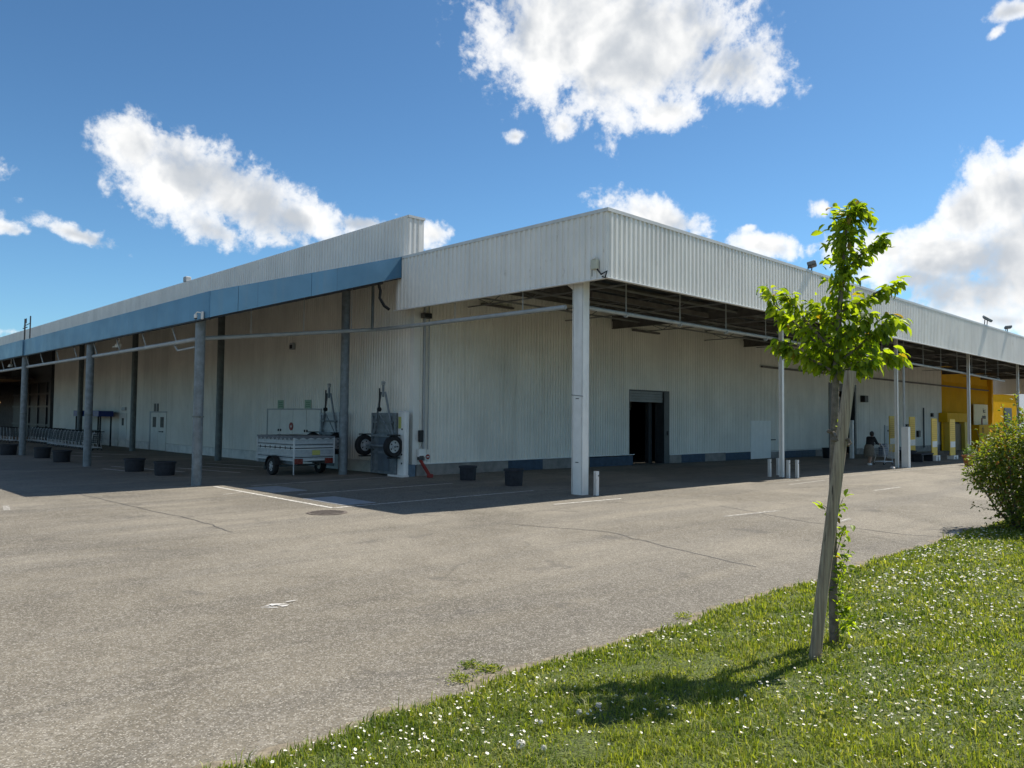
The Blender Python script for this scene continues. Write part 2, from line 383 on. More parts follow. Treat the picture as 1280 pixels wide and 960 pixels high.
def ribs(mb, p0, p1, z0, z1, n, pitch=.2, depth=.035, thick=0):
    """trapezoidal sheet from p0 to p1 (xy), standing z0..z1, ribs pushed out along n"""
    p0 = Vector((p0[0], p0[1], 0)); p1 = Vector((p1[0], p1[1], 0)); n = Vector((n[0], n[1], 0)); L = (p1-p0).length; t = (p1-p0)/L
    prof = []; x = 0.
    while x < L-1e-6:
        for (a, d) in ((0, 0), (.42, 0), (.52, 1), (.90, 1)):
            xx = x+a*pitch
            if xx <= L: prof.append((xx, d*depth))
        x += pitch
    prof.append((L, 0))
    vs = []
    for (a, d) in prof:
        q = p0+t*a+n*d; vs += [(q.x, q.y, z0), (q.x, q.y, z1)]
    flip = t.cross(Vector((0, 0, 1))).dot(n) < 0
    fs = [((2*i, 2*i+2, 2*i+3, 2*i+1) if not flip else (2*i+1, 2*i+3, 2*i+2, 2*i)) for i in range(len(prof)-1)]
    return mb.add(vs, fs)

# ------------------------------------------------------------------ ground
xs = sorted(set([-900, -300, -100, -40, -20, -10, -4] + list(range(0, 18, 2)) + [18+.75*i for i in range(12)] + list(range(27, 66, 3)) + [75, 90, 110, 150, 250, 500, 900]))
ys = [-900, -200, -60, -20, 0, 4.5, 10, 20, 40, 80, 200, 900]
mb = MB(); vs = [(x, y, zpark(x, y)) for x in xs for y in ys]; ny = len(ys)
mb.add(vs, [(i*ny+j, (i+1)*ny+j, (i+1)*ny+j+1, i*ny+j+1) for i in range(len(xs)-1) for j in range(ny-1)])
struct('parking_lot', mb, M_asph)

EDGE = lambda x: 4.40 + .05*math.sin(x*1.7) + .035*math.sin(x*4.3+1) + .02*math.sin(x*11.)
mb = MB(); gx = [-12+.3*i for i in range(200)]; nyl = 28; vs = []
for x in gx:
    e = EDGE(x)
    for j in range(nyl):
        y = e - (j/(nyl-1))**1.4*14.; vs.append((x, y, zg(x, y)+(.006 if j else -.02)+.02*min(1, j/2)+ .012*math.sin(x*5+y*7)*min(1, j/3)))
mb.add(vs, [(i*nyl+j+1, (i+1)*nyl+j+1, (i+1)*nyl+j, i*nyl+j) for i in range(len(gx)-1) for j in range(nyl-1)])
struct('lawn_ground', mb, M_lawn, smooth=True)

mb = MB(); ex = [-6+.12*i for i in range(330)]; vs = []
for x in ex:
    e = EDGE(x); w = .06+.12*abs(math.sin(x*3.1+1)*math.sin(x*7.3))+.03*rnd.random(); vs += [(x, e-.08, zpark(x, 0)+.006), (x, e+w, zpark(x, 0)+.003)]
mb.add(vs, [(2*i, 2*i+2, 2*i+3, 2*i+1) for i in range(len(ex)-1)])
struct('dirt_edge', mb, mat('sandy_dirt', (.19, .16, .115), .95, var=.4, scale=14, bump=.4, bscale=80))
def flat_strip(pts, w, lift=.005, mb=None):
    mb = mb or MB()
    for a, b in zip(pts[:-1], pts[1:]):
        a = Vector((a[0], a[1], 0)); b = Vector((b[0], b[1], 0)); t = (b-a); L = t.length; t /= L; s = Vector((-t.y, t.x, 0))*(w/2)
        k = max(1, int(L/1.5))
        for i in range(k):
            p = a+t*(L*i/k); q = a+t*(L*(i+1)/k)
            mb.quad(*[(v.x, v.y, zpark(v.x, v.y)+lift) for v in (p-s, q-s, q+s, p+s)])
    return mb
def worn_paint(alpha=.6):
    m = bpy.data.materials.new('worn_road_paint'); m.use_nodes = True; n = NT(m.node_tree)
    b = m.node_tree.nodes['Principled BSDF']; b.inputs['Roughness'].default_value = .8
    g = n.node('ShaderNodeNewGeometry').outputs['Position']
    c = n.mix(n.sstep(n.noise(g, 14., 6., .7), alpha-.12, alpha+.1), (.62, .60, .55), (.20, .185, .16)); n.l.new(c, b.inputs['Base Color']); return m
M_worn = worn_paint(.53); M_worn2 = worn_paint(.43)
for pts, w, m in [([(9.3, 21.6), (9.15, 15.06)], .10, M_worn), ([(9.2, 15.06), (15.6, 15.12)], .09, M_worn), ([(10.0, 18.15), (15.3, 18.3)], .09, M_worn),
                  ([(10.2, 21.2), (15.2, 21.5)], .09, M_worn), ([(13.5, 12.42), (15.8, 12.22)], .08, M_worn), ([(24.0, 12.25), (32., 12.2)], .07, M_worn2), ([(32., 12.2), (46, 12.2)], .08, M_worn2)]:
    struct('road_marking', flat_strip(pts, w), m)
for (pa, pb) in [((222, 585), (300, 591)), ((240, 582), (318, 587)), ((140, 583), (230, 590)), ((258, 579), (330, 584)), ((60, 568), (128, 571)), ((128, 586), (160, 589)), ((95, 566), (170, 569))]:
    a = at(*pa); b = at(*pb); struct('road_marking', flat_strip([(a.x, a.y), (b.x, b.y)], .14), M_worn)
for (px, py, L, w, an) in [(8, 635, 1.0, .12, 80), (940, 642, 1.9, .12, -8), (1050, 652, 1.2, .1, 5), (1110, 611, 2.2, .12, 0), (1010, 603, 3, .10, 3), (290, 617, .6, .1, 20), (1195, 668, .9, .22, 10)]:
    a = at(px, py); t = Vector((math.cos(R(an)), math.sin(R(an)), 0))*L/2
    struct('road_marking', flat_strip([(a.x-t.x, a.y-t.y), (a.x+t.x, a.y+t.y)], w), M_worn2)
for (x0, x1, y0, y1) in [(9.75, 10.75, 19.0, 20.7), (9.6, 10.5, 15.35, 17.2)]:
    mb = MB(); mb.box(x0, x1, y0, y1, -.02, .006); struct('asphalt_patch', mb, M_patch)
for line in [[(900, 632), (1000, 651), (1120, 667), (1185, 672)], [(100, 618), (170, 634), (245, 650), (300, 668)], [(640, 655), (760, 665), (860, 690), (960, 712)]]:
    pts = []; q = [at(*p) for p in line]
    for a, b in zip(q[:-1], q[1:]):
        for i in range(8):
            p = a.lerp(b, i/8); pts.append((p.x+rnd.uniform(-.04, .04), p.y+rnd.uniform(-.04, .04)))
    struct('tar_seam', flat_strip(pts, .03, .003), M_tar)
# worn white paint flakes, remains of a painted mark near the middle of the lot
p = at(350, 757); mb = MB()
for k in range(9):
    dx, dy = rnd.gauss(0, .10), rnd.gauss(0, .05); a, b, an = rnd.uniform(.03, .10), rnd.uniform(.012, .03), rnd.uniform(-60, 60); pts = []
    for i in range(11):
        t = 2*math.pi*i/11; rr = 1+rnd.uniform(-.4, .4)
        x, y = a*math.cos(t)*rr, b*math.sin(t)*rr; c, s_ = math.cos(R(an-45)), math.sin(R(an-45))
        pts.append((p.x+dx*.7+dy+x*c-y*s_, p.y-dx*.7+dy+x*s_+y*c, .003+.0012*k))
    mb.prism(pts, (0, 0, .001))
tag(mb.build('paint_flakes', M_paint_litter), 'flakes of worn whitish paint on the open asphalt', 'litter')

# ------------------------------------------------------------------ the store: one building with its canopies
B = thing('store_building', 'long white corrugated store with blue edged canopy and wide open loading doors', 'store', (15.8, 21.3, 0))
XW, YW, XP, YP, ZT, ZB = 16.0, 21.3, 15.3, 12.3, 7.40, 5.62
XEND, XYEL = 86.0, 70.8
def zp(x): return zpark(x, 0)
zpl = .42
# right wall (faces the lot), with its openings
wall = MB()
D1 = (28.05, 31.2, 3.35); D2 = (48.9, 53.2, 4.45); D3 = (38.9, 41.15, 2.12); D4 = (58.2, 60.8, 1.95)
segs = [(XW+.22, D1[0], zpl), (D1[0], D1[1], D1[2]), (D1[1], D2[0], zpl), (D2[0], D2[1], D2[2]), (D2[1], XYEL, zpl)]
for a, b, z0 in segs: ribs(wall, (a, YW), (b, YW), z0+ (zp((a+b)/2) if z0 == zpl else 0), 6.95, (0, -1), .16, .028)
wall_r = wall.build('wall', M_wall, B)
wl = MB(); YGL = 66.4
BD = (27.3, 31.75, 2.27); DD = (43.55, 45.85, 2.05); SD = (49.95, 51.25, 2.06)
for a, b, z0 in [(YW+.0, BD[0], zpl), (BD[0], BD[1], BD[2]), (BD[1], DD[0], zpl), (DD[0], DD[1], DD[2]), (DD[1], SD[0], zpl), (SD[0], SD[1], SD[2]), (SD[1], YGL, zpl)]:
    ribs(wl, (XW, b), (XW, a), z0, 7.1, (-1, 0), .16, .028)
wl.build('wall', M_wall, B)
# corner posts
mb = MB(); mb.box(XW-.035, XW+.22, YW-.05, YW+.16, .38, 6.9); mb.build('corner_post', M_clad, B)
mb = MB(); mb.tube([(XW+.42, YW-.06, .5), (XW+.42, YW-.06, 6.6)], .045, 8); mb.tube([(XW+.62, YW-.05, .9), (XW+.62, YW-.05, 6.0)], .02, 6); mb.build('conduit', M_grey, B, True)
# closed shell behind (keeps the hall dark inside)
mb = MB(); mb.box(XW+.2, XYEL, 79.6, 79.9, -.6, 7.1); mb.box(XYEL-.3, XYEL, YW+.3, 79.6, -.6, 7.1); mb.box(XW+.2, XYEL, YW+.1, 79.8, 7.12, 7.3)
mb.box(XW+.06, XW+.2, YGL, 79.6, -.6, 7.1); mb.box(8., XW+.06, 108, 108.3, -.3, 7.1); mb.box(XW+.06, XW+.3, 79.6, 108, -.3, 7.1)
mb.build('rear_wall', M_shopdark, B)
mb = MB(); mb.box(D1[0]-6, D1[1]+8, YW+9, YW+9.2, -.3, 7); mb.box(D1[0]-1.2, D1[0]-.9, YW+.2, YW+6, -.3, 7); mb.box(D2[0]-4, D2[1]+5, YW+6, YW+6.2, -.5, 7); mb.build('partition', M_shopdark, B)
# plinths
def plinth(a, b, blue):
    z = zp((a+b)/2); q = MB(); o = .012 if blue else 0
    q.box(a, b, YW-.05-o, YW+.1, z-.5, z+zpl-.01-o); q.build('painted_plinth' if blue else 'plinth', M_bplinth if blue else M_conc, B)
for a, b, bl in [(16.15, 20.5, 0), (20.5, 22.4, 1), (22.4, 25.3, 0), (25.3, 28.3, 1), (31.2, 32.2, 0), (32.2, 34.3, 1), (34.3, 36.3, 0), (36.3, 38.9, 1), (41.15, 42.2, 0), (42.2, 46.9, 1), (46.9, 48.9, 0), (53.2, 54.2, 0), (54.2, 70.8, 0)]: plinth(a, b, bl)
mb = MB()
for a, b in [(D1[1], D3[0]), (D3[1], D2[0]), (16.15, 28.4)]: mb.box(a, b, YW-.085, YW-.0, zp((a+b)/2)+zpl-.008, zp((a+b)/2)+zpl+.022); mb.build('drip_trim', M_white, B); mb = MB()
for a, b in [(YW+.2, BD[0]-.1), (BD[1]+.1, DD[0]-.1), (DD[1]+.1, SD[0]-.1), (SD[1]+.1, YGL)]: mb.box(XW-.05, XW+.1, a, b, -.4, zpl-.01); mb.build('plinth', M_wplinth, B); mb = MB()
# loading door one: half-dark recess with rolled shutter
z0 = zp(29.5)
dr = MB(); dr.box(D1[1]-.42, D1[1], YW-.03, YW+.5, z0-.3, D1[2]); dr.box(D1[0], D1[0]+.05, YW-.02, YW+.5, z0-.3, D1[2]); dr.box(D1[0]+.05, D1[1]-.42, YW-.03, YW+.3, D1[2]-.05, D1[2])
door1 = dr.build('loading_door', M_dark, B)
mb = MB()
for k in range(4): mb.bbox(D1[0]+.05, D1[1]-.42, YW+.05+.01*(k % 2), YW+.12, D1[2]-.05-.125*(k+1), D1[2]-.055-.125*k, .012)
mb.build('shutter', M_shut, door1)
mb = MB(); mb.box(D1[0]+.05, D1[1]-.9, YW+1.6, YW+1.75, 2.45, 2.55); mb.build('guide_rail', M_grey, door1)
mb = MB(); mb.box(D1[0]+.9, D1[1]-.55, YW+1.8, YW+1.85, 2.56, 3.3); mb.build('curtain_box', mat('dull_panel', (.16, .15, .13)), door1)
mb = MB(); mb.box(D1[1]-.86, D1[1]-.60, YW+.55, YW+.75, z0, 3.2); mb.build('inner_jamb', M_dark, door1)
mb = MB(); mb.bbox(D1[1]-.2, D1[1]-.06, YW-.07, YW-.03, 1.25, 1.45, .01); mb.build('push_button_box', M_black, door1)
# the white flush door
z0 = zp(40.)
mb = MB(); ribs(mb, (D3[0]+.0, YW-.06), (D3[1], YW-.06), z0+.02, z0+D3[2], (0, -1), .15, .02); mb.box(D3[0], D3[1], YW-.058, YW-.002, z0+.02, z0+D3[2])
d3 = mb.build('flush_door', mat('fresh_white_door', (.82, .81, .77), .5, var=.03), B)
mb = MB(); mb.box(D3[1]+.05, D3[1]+.55, YW-.1, YW-.05, z0+1.02, z0+1.07); mb.build('handle', M_black, d3)
# loading door two with ribbed half-lowered shutter
z0 = zp(51.)
mb = MB(); mb.box(D2[0], D2[0]+.55, YW-.05, YW+.4, z0-.3, D2[2]); mb.box(D2[1]-.25, D2[1], YW-.05, YW+.4, z0-.3, D2[2]); mb.box(D2[0]+.55, D2[1]-.25, YW-.04, YW+.4, D2[2]-.5, D2[2])
d2 = mb.build('loading_door', M_dark, B)
mb = MB()
for k in range(12): mb.bbox(D2[0]+.56, D2[0]+2.0, YW+.08, YW+.14, 1.2+.2*k, 1.395+.2*k, .02)
mb.build('shutter', M_shut, d2)
mb = MB(); mb.box(D2[0]+.56, D2[0]+2., YW+.05, YW+.07, 2.55, 3.4); mb.build('window', M_glass, d2)
mb = MB(); mb.bbox(53.9, 54.5, YW-.35, YW-.03, 3.3, 3.75, .02); mb.build('shutter_motor', M_black, B)
# small grey service door
z0 = zp(59.5)
mb = MB(); mb.bbox(D4[0], D4[1], YW-.09, YW-.03, z0, z0+D4[2], .01); mb.box(D4[0]-.08, D4[0], YW-.1, YW-.03, z0, z0+D4[2]+.08); mb.box(D4[1], D4[1]+.08, YW-.1, YW-.03, z0, z0+D4[2]+.08)
d4 = mb.build('service_door', M_grey, B)
mb = MB(); mb.box(D4[0]+.4, D4[0]+.95, YW-.12, YW-.09, z0+1.55, z0+1.68); mb.box(D4[1]-.3, D4[1]-.12, YW-.14, YW-.09, z0+.95, z0+1.05); mb.build('handle', M_black, d4)
mb = MB(); mb.tube([(66.2, YW-.1, zp(66)+.3), (66.2, YW-.1, 3.1)], .05, 6); mb.build('downpipe', M_dark, B)
mb = MB(); 
for q in ((62.2, 62.7, 1.3, 1.8), (64.7, 65.2, .8, 1.3), (68, 68.3, 2.4, 2.7)): MB().bbox(q[0], q[1], YW-.2, YW-.03, q[2], q[3], .02).build('wall_box', M_black, B)
# yellow painted stretch of the wall
mb = MB(); ribs(mb, (XYEL, YW), (84.8, YW), zp(78)+.4, 5.4, (0, -1), .3, .05); mb.box(XYEL, 84.8, YW+.02, YW+.15, zp(78)-.4, 6.95); mb.box(84.3, 84.8, YW-.35, YW, zp(80)-.3, 6.95)
mb.build('wall', M_yellow, B)
# left-wing doors: wide utility cupboard doors, twin door with glazed panes, single door
mb = MB(); mb.box(XW-.03, XW+.1, BD[0], BD[1], -.05, .06); mb.box(XW-.05, XW+.02, BD[0]-.06, BD[0], 0, BD[2]); mb.box(XW-.05, XW+.02, BD[1], BD[1]+.06, 0, BD[2]); mb.box(XW-.06, XW+.02, BD[0]-.06, BD[1]+.06, BD[2], BD[2]+.04)
ud = mb.build('utility_door', M_grey, B)
wy = (BD[1]-BD[0])/4
for k in range(4):
    mb = MB(); mb.bbox(XW-.035, XW+.03, BD[0]+wy*k+.012, BD[0]+wy*(k+1)-.012, .065, BD[2]-.005, .008); mb.build('door_leaf', M_door, ud)
mb = MB()
for k in (1, 3):
    for dy in (-.1, .1):
        for z in (1.12, 1.35): mb.bbox(XW-.07, XW-.034, BD[0]+wy*k+dy-.035, BD[0]+wy*k+dy+.035, z, z+.1, .008); mb.build('handle', M_black, ud); mb = MB()
mb = MB(); mb.box(XW-.04, XW+.06, DD[0], DD[1], -.1, .02); mb.box(XW-.05, XW+.02, DD[1], DD[1]+.2, 0, DD[2]+.05); mb.box(XW-.05, XW+.02, DD[0]-.1, DD[1]+.2, DD[2]+.05, DD[2]+.12)
td = mb.build('twin_door', M_grey, B)
for k in range(2):
    y0 = DD[0]+1.15*k; mb = MB(); mb.bbox(XW-.04, XW+.02, y0+.01, y0+1.14, .02, DD[2]+.04, .008); lf = mb.build('door_leaf', M_door, td)
    mb = MB(); mb.bbox(XW-.052, XW-.041, y0+.32, y0+.82, 1.28, 1.86, .004); mb.build('window', M_glass, lf)
mb = MB(); mb.box(XW-.1, XW-.041, DD[0]+.35, DD[0]+.9, 1.02, 1.07); mb.build('handle', M_black, td)
mb = MB(); mb.bbox(XW-.05, XW+.02, SD[0], SD[1], 0, SD[2], .008); sdr = mb.build('single_door', M_door, B)
mb = MB(); mb.bbox(XW-.062, XW-.051, SD[0]+.4, SD[0]+.75, 1.3, 1.75, .004); mb.build('window', M_glass, sdr)
# glazed entrance at the far end
GX = XW+.02
mb = MB(); mb.box(GX-.25, GX+.05, YGL, YGL+.5, 0, 7.1); mb.box(GX-.25, GX+.05, YGL+.5, 79.4, 4.4, 7.1)
for y in (68.2, 70.8, 73.6, 76.4): mb.box(GX-.12, GX+.04, y, y+.22, 0, 4.4)
for z in (1.0, 2.45, 3.45): mb.box(GX-.11, GX+.035, YGL+.5, 79.4, z, z+.14)
ent = mb.build('entrance_front', M_dark, B)
mb = MB(); mb.box(GX-.02, GX+.02, YGL+.5, 79.4, 0, 4.4); mb.build('window', M_glass, ent)
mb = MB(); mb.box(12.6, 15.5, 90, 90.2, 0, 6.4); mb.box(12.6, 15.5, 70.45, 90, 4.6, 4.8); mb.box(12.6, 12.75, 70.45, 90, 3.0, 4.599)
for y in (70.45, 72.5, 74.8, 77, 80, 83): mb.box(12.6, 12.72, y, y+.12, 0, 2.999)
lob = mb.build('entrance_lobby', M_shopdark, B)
mb = MB()
for y, z in ((71.5, 2.75), (73.3, 2.7), (75.6, 2.75)): MB().bbox(13.2, 13.5, y, y+.9, z, z+.1, .02).build('lamp', M_lamp, lob)

# right canopy: ribbed parapet, caps, deck, beams, columns
can = MB(); can.box(XP+.1, XEND, YP+.1, YW+.05, 6.98, 7.1); can_r = can.build('canopy_roof', M_deck, B)
mb = MB(); ribs(mb, (XP, YP), (XEND, YP), ZB, ZT-.05, (0, -1), .2, .04); mb.box(XP+.003, XEND, YP+.012, YP+.05, ZB, ZT-.05)
ribs(mb, (XP, YW+.12), (XP, YP), ZB, ZT-.05, (-1, 0), .2, .04); mb.box(XP+.012, XP+.05, YP+.05, YW+.12, ZB, ZT-.05)
mb.box(XEND-.1, XEND, YP+.05, YW, 4.7, ZT-.05)
mb.build('parapet', M_clad, can_r)
mb = MB(); mb.box(XP-.05, XEND, YP-.055, YP+.12, ZT-.09, ZT); mb.box(XP-.05, XP+.12, YP+.122, YW+.12, ZT-.09, ZT); mb.build('parapet_cap', M_cap, can_r)
mb = MB(); mb.box(XP-.06, XEND, YP-.06, YP+.06, ZB-.03, ZB-.002); mb.box(XP-.06, XP+.06, YP+.06, YW+.2, ZB-.03, ZB-.002); mb.build('drip_trim', M_white, can_r)
mb = MB()
COLX = [15.78, 26.85, 38.25, 49.4, 60.2, 71, 82]
for x in COLX: mb.box(x-.07, x+.07, YP+.25, YW-.03, 6.30, 6.55); mb.box(x-.014, x+.014, YP+.25, YW-.03, 6.0, 6.3); mb.box(x-.07, x+.07, YP+.25, YW-.03, 5.97, 6.0)
for y in (12.9, 14.4, 15.9, 17.4, 18.9, 20.4): mb.box(XP+.2, XEND-.2, y-.03, y+.03, 6.56, 6.86)
for x in np.arange(17.5, XEND, 2.65): mb.box(x-.02, x+.02, YP+.2, YW-.05, 6.88, 6.97)
mb.build('roof_frame', M_beam, can_r)
mb = MB()
for x in np.arange(18.4, XEND, 5.3):
    ysq = np.linspace(YP+.3, YW-.1, 9)
    for i, (ya_, yb2) in enumerate(zip(ysq[:-1], ysq[1:])): mb.tube([(x, ya_, 6.05 if i % 2 else 6.5), (x, yb2, 6.5 if i % 2 else 6.05)], .016, 5)
    mb.box(x-.03, x+.03, YP+.3, YW-.05, 6.02, 6.06); mb.box(x-.03, x+.03, YP+.3, YW-.05, 6.5, 6.54); mb.build('roof_truss', mat('grey_truss', (.20, .20, .19), .6), can_r); mb = MB()
mb = MB()
for y in (13.1, 15.2, 17.6, 19.8): mb.box(XP+.2, XEND-.2, y-.025, y+.025, 6.12, 6.18); mb.build('roof_purlin', mat('grey_truss', (.20, .20, .19)), can_r); mb = MB()
for q in ((19.5, 26.6, 16.3, 16.42, 6.02, 6.2), (19, 20.6, YW-.2, YW-.05, 6.18, 6.25), (28.2, 30.2, YW-.2, YW-.05, 6.0, 6.08), (40, 84, YW-.2, YW-.1, 4.95, 5.06)): MB().box(*q).build('cable_tray', M_beam, can_r)
def hcol(x, y, h, fw, z1, z0):                     # H section: flanges face the lot, web between
    m_ = MB(); t = .022
    m_.box(x-fw/2, x+fw/2, y, y+t, z0, z1); m_.box(x-fw/2, x+fw/2, y+h-t, y+h, z0, z1); m_.box(x-.012, x+.012, y+t, y+h-t, z0, z1); return m_
m_ = hcol(15.78, 13.40, .38, .25, 5.95, -.05); m_.box(15.66, 15.68, 13.44, 13.74, -.05, 5.9); m_.prism([(15.69, 13.79, 5.95), (15.69, 14.4, 5.95), (15.69, 13.79, 5.5)], (.18, 0, 0))
c0 = m_.build('column', M_white, can_r)
mb = MB()
for z in (.85, 2.55): mb.box(15.645, 15.659, 13.54, 13.64, z, z+.02)
mb.build('bracket', M_dark, c0); MB().tube([(15.645, 13.38, 2.62), (15.645, 13.80, 2.66)], .007, 5).build('wire', M_dark, c0)
for x in COLX[1:]:
    z0 = zp(x)
    hcol(x, 13.36, .14, .14, 6.0, z0-.05).build('column', M_white, can_r)
mb = MB(); mb.tube([(38.55, 13.2, zp(38)+1.9), (38.55, 13.2, 5.0), (38.5, 13.6, 5.0)], .055, 8); mb.build('downpipe', M_pipe, can_r, True)
mb = MB(); mb.bbox(38.42, 38.70, 12.98, 13.3, zp(38)-.05, zp(38)+1.9, .015); mb.build('pipe_guard', M_white, can_r)
# left canopy: mono-pitch roof with blue fascia and barge
XF, YF, YFE = 8.8, 21.05, 108.
zf = lambda x: 5.35+(x-XF)*(7.25-5.35)/(XP+.5-XF)
mb = MB(); mb.prism([(XF+.1, YF+.08, zf(XF)-.02), (XW, YF+.08, zf(XW)-.02), (XW, YF+.08, zf(XW)-.1), (XF+.1, YF+.08, zf(XF)-.1)], (0, YFE-YF, 0)); can_l = mb.build('canopy_roof', M_deck, B)
mb = MB(); ed = [YF+.02, 26.2, 31.6, 37, 42.3]; 
for a, b in [(YF+.02, 42.0), (42.01, YFE)]: mb.box(XF-(.0 if a < 30 else .06), XF+.06, a, b, 4.72, 5.45)
mb.build('fascia', M_blue, can_l)
mb = MB(); cuts = [XF-.0, 9.6, 11.9, 15.24]
for a, b in zip(cuts[:-1], cuts[1:]):
    zz = lambda x, b_: (4.72 if b_ else 5.45) + (x-XF)*((6.70-4.72) if b_ else (7.40-5.45))/(15.3-XF)
    mb.prism([(a+.006, YF-.02, zz(a, 1)), (b-.006, YF-.02, zz(b, 1)), (b-.006, YF-.02, zz(b, 0)), (a+.006, YF-.02, zz(a, 0))], (0, .06, 0))
mb.build('barge_board', M_blue, can_l)
mb = MB(); mb.prism([(XF, YF, 4.69), (15.24, YF, 6.67), (15.24, YF, 6.64), (XF, YF, 4.66)], (0, .12, 0)); mb.box(XF, XF+.1, YF+.12, YFE, 4.68, 4.715); mb.build('edge_beam', M_black, can_l)
mb = MB()
LY = [22.25, 32.6, 42.8, 53.1, 63.4, 73.7]; MY = [23.4, 33.6, 44.6, 54.4]
for y in np.arange(22.4, YFE, 2.6):
    mb.prism([(XF+.15, y, zf(XF+.15)-.1), (XW, y, zf(XW)-.1), (XW, y, zf(XW)-.32), (XF+.15, y, zf(XF+.15)-.32)], (.0, .08, 0))
for x in (9.3, 11.2, 13.0, 14.6): mb.box(x-.05, x+.05, YF+.2, YFE, zf(x)-.52, zf(x)-.33)
mb.build('roof_frame', M_beam, can_l)
for i, y in enumerate(LY):
    m_ = MB(); m_.tube([(9.05, y, -.05), (9.05, y, 4.9)], .14, 18); c = m_.build('column', M_galv, can_l, True)
    mb = MB(); mb.lathe([(.155, 1.95), (.155, 1.99)], (9.05, y, 0), 18); mb.box(9.03, 9.07, y-.26, y-.14, 1.95, 1.99); mb.build('clamp', M_dgalv, c)
for i, y in enumerate(MY):
    m_ = MB(); m_.tube([(14.6, y, -.05), (14.6, y, zf(14.6)-.3)], .15, 18); m_.build('column', M_dgalv if i else M_galv, can_l, True)
# tall parapet of the left wing
mb = MB(); ribs(mb, (15.5, 112), (15.5, 21.15), 7.1, 8.83, (-1, 0), .2, .04); mb.box(15.512, 15.55, 21.2, 112, 7.1, 8.8)
ribs(mb, (15.5, 21.15), (16.2, 21.15), 7.05, 8.83, (0, -1), .2, .04); mb.box(15.51, 16.2, 21.162, 21.2, 7.05, 8.8); mb.box(16.2, 16.24, 21.15, 112, 7.05, 8.8)
tp = mb.build('tall_parapet', M_clad, B)
mb = MB(); mb.box(15.55, 16.25, 21.09, 112, 8.80, 8.88); mb.box(15.558, 15.475, 34.3, 34.36, 7.2, 8.8); mb.build('parapet_cap', M_cap, tp)
# fire/drain pipe
mb = MB(); PZ = 5.03
mb.tube([(57.6, 13.62, PZ-.35), (48, 13.62, PZ-.2), (37.2, 13.62, PZ-.1), (26.6, 13.62, PZ), (16.1, 13.62, PZ+.02)], .06, 10)
mb.tube([(15.5, 13.9, PZ), (15.45, 21.4, PZ+.02), (15.3, 22.6, PZ+.02), (9.3, 22.75, 4.28), (9.12, 23.0, 4.24), (9.12, 31, 4.22), (9.12, 44, 4.22), (9.12, 76, 4.25)], .066, 10)
mb.tube([(16.1, 13.62, PZ+.02), (15.9, 13.66, PZ+.02)], .06, 10)
dp = mb.build('drain_pipe', M_pipe, B, True)
mb = MB()
for x in np.arange(17.8, 57, 2.75): mb.tube([(x, 13.62, PZ-.08), (x, 13.62, 6.6)], .018, 5); mb.lathe([(.075, -.03), (.075, .03)], (x, 13.62, PZ-.012*(x-16)/2), 10, 'X'); mb.build('hanger', M_pipe, dp); mb = MB()
for y in np.arange(24.2, 76, 2.6): mb.tube([(9.12, y, 4.24), (9.0, y+.22, 4.85)], .024, 5); mb.lathe([(.075, -.03), (.075, .03)], (9.12, y, 4.23), 10, 'Y'); mb.build('hanger', M_pipe, dp); mb = MB()
for y in (15.5, 18.5): mb.tube([(15.47, y, PZ), (15.47, y, 6.5)], .012, 5); mb.build('hanger', M_pipe, dp); mb = MB()
for x in (10.8, 12.6, 14.4): mb.tube([(x, 22.72, 4.45+(x-10.5)*.12), (x, 22.72, zf(x)-.3)], .014, 5); mb.build('hanger', M_pipe, dp); mb = MB()
mb = MB(); mb.tube([(9.15, 24.5, 4.2), (9.2, 24.3, 4.0), (9.05, 22.6, 4.0)], .03, 6); mb.build('branch_pipe', M_pipe, dp, True)
mb = MB(); mb.tube([(14.9, 22.2, 5.0), (14.9, 22.2, 6.7)], .05, 8); mb.build('downpipe', M_dgalv, B, True)
mb = MB(); mb.tube([(14.5, 21.3, 6.45), (14.62, 21.35, 6.2), (14.6, 21.35, 5.95), (14.75, 21.3, 5.7), (14.95, 21.3, 5.6)], .05, 8); mb.build('loose_flashing', M_black, B, True)

# ------------------------------------------------------------------ yellow unit and white building beyond the open end
P0 = atY(1238, 489, 22.5); P1 = atY(1266, 489, 22.5); zb = -.6
YB = thing('yellow_annex', 'small yellow rendered annex catching the sun beyond the canopy end', 'building', (P0.x, 22.5, zb))
mb = MB(); mb.box(P0.x, P1.x+2, 22.5, 30, zb, P0.z-.2); mb.build('wall', mat('annex_yellow', (.60, .33, .01), .8, spec=.02, var=.05, streak=.15), YB)
mb = MB(); mb.box(P0.x-.05, P1.x+2.05, 22.4, 30, P0.z-.2, P0.z); mb.build('roof_edge', M_cream, YB)
w0 = atY(1255, 511, 22.5); w1 = atY(1264, 540, 22.5)
mb = MB(); mb.box(w0.x-.12, w1.x+.12, 22.43, 22.55, w1.z-.12, w0.z+.12); fr = mb.build('window', M_dark, YB); mb = MB(); mb.box(w0.x, w1.x, 22.41, 22.435, w1.z, w0.z); mb.build('pane', M_glass, fr)
Q0 = atY(1262, 489, 30.); Q1 = atY(1300, 489, 30.)
FB = thing('white_building', 'plain white building far behind the yellow annex', 'building', (Q0.x, 30.5, zb))
mb = MB(); mb.box(Q0.x, Q1.x+14, 30.5, 45, zb, Q0.z+3.2); mb.build('wall', M_farwhite, FB); mb = MB(); mb.box(Q0.x-.1, Q1.x+14.1, 30.4, 45, Q0.z+3.2, Q0.z+3.5); mb.build('roof_edge', M_grey, FB)

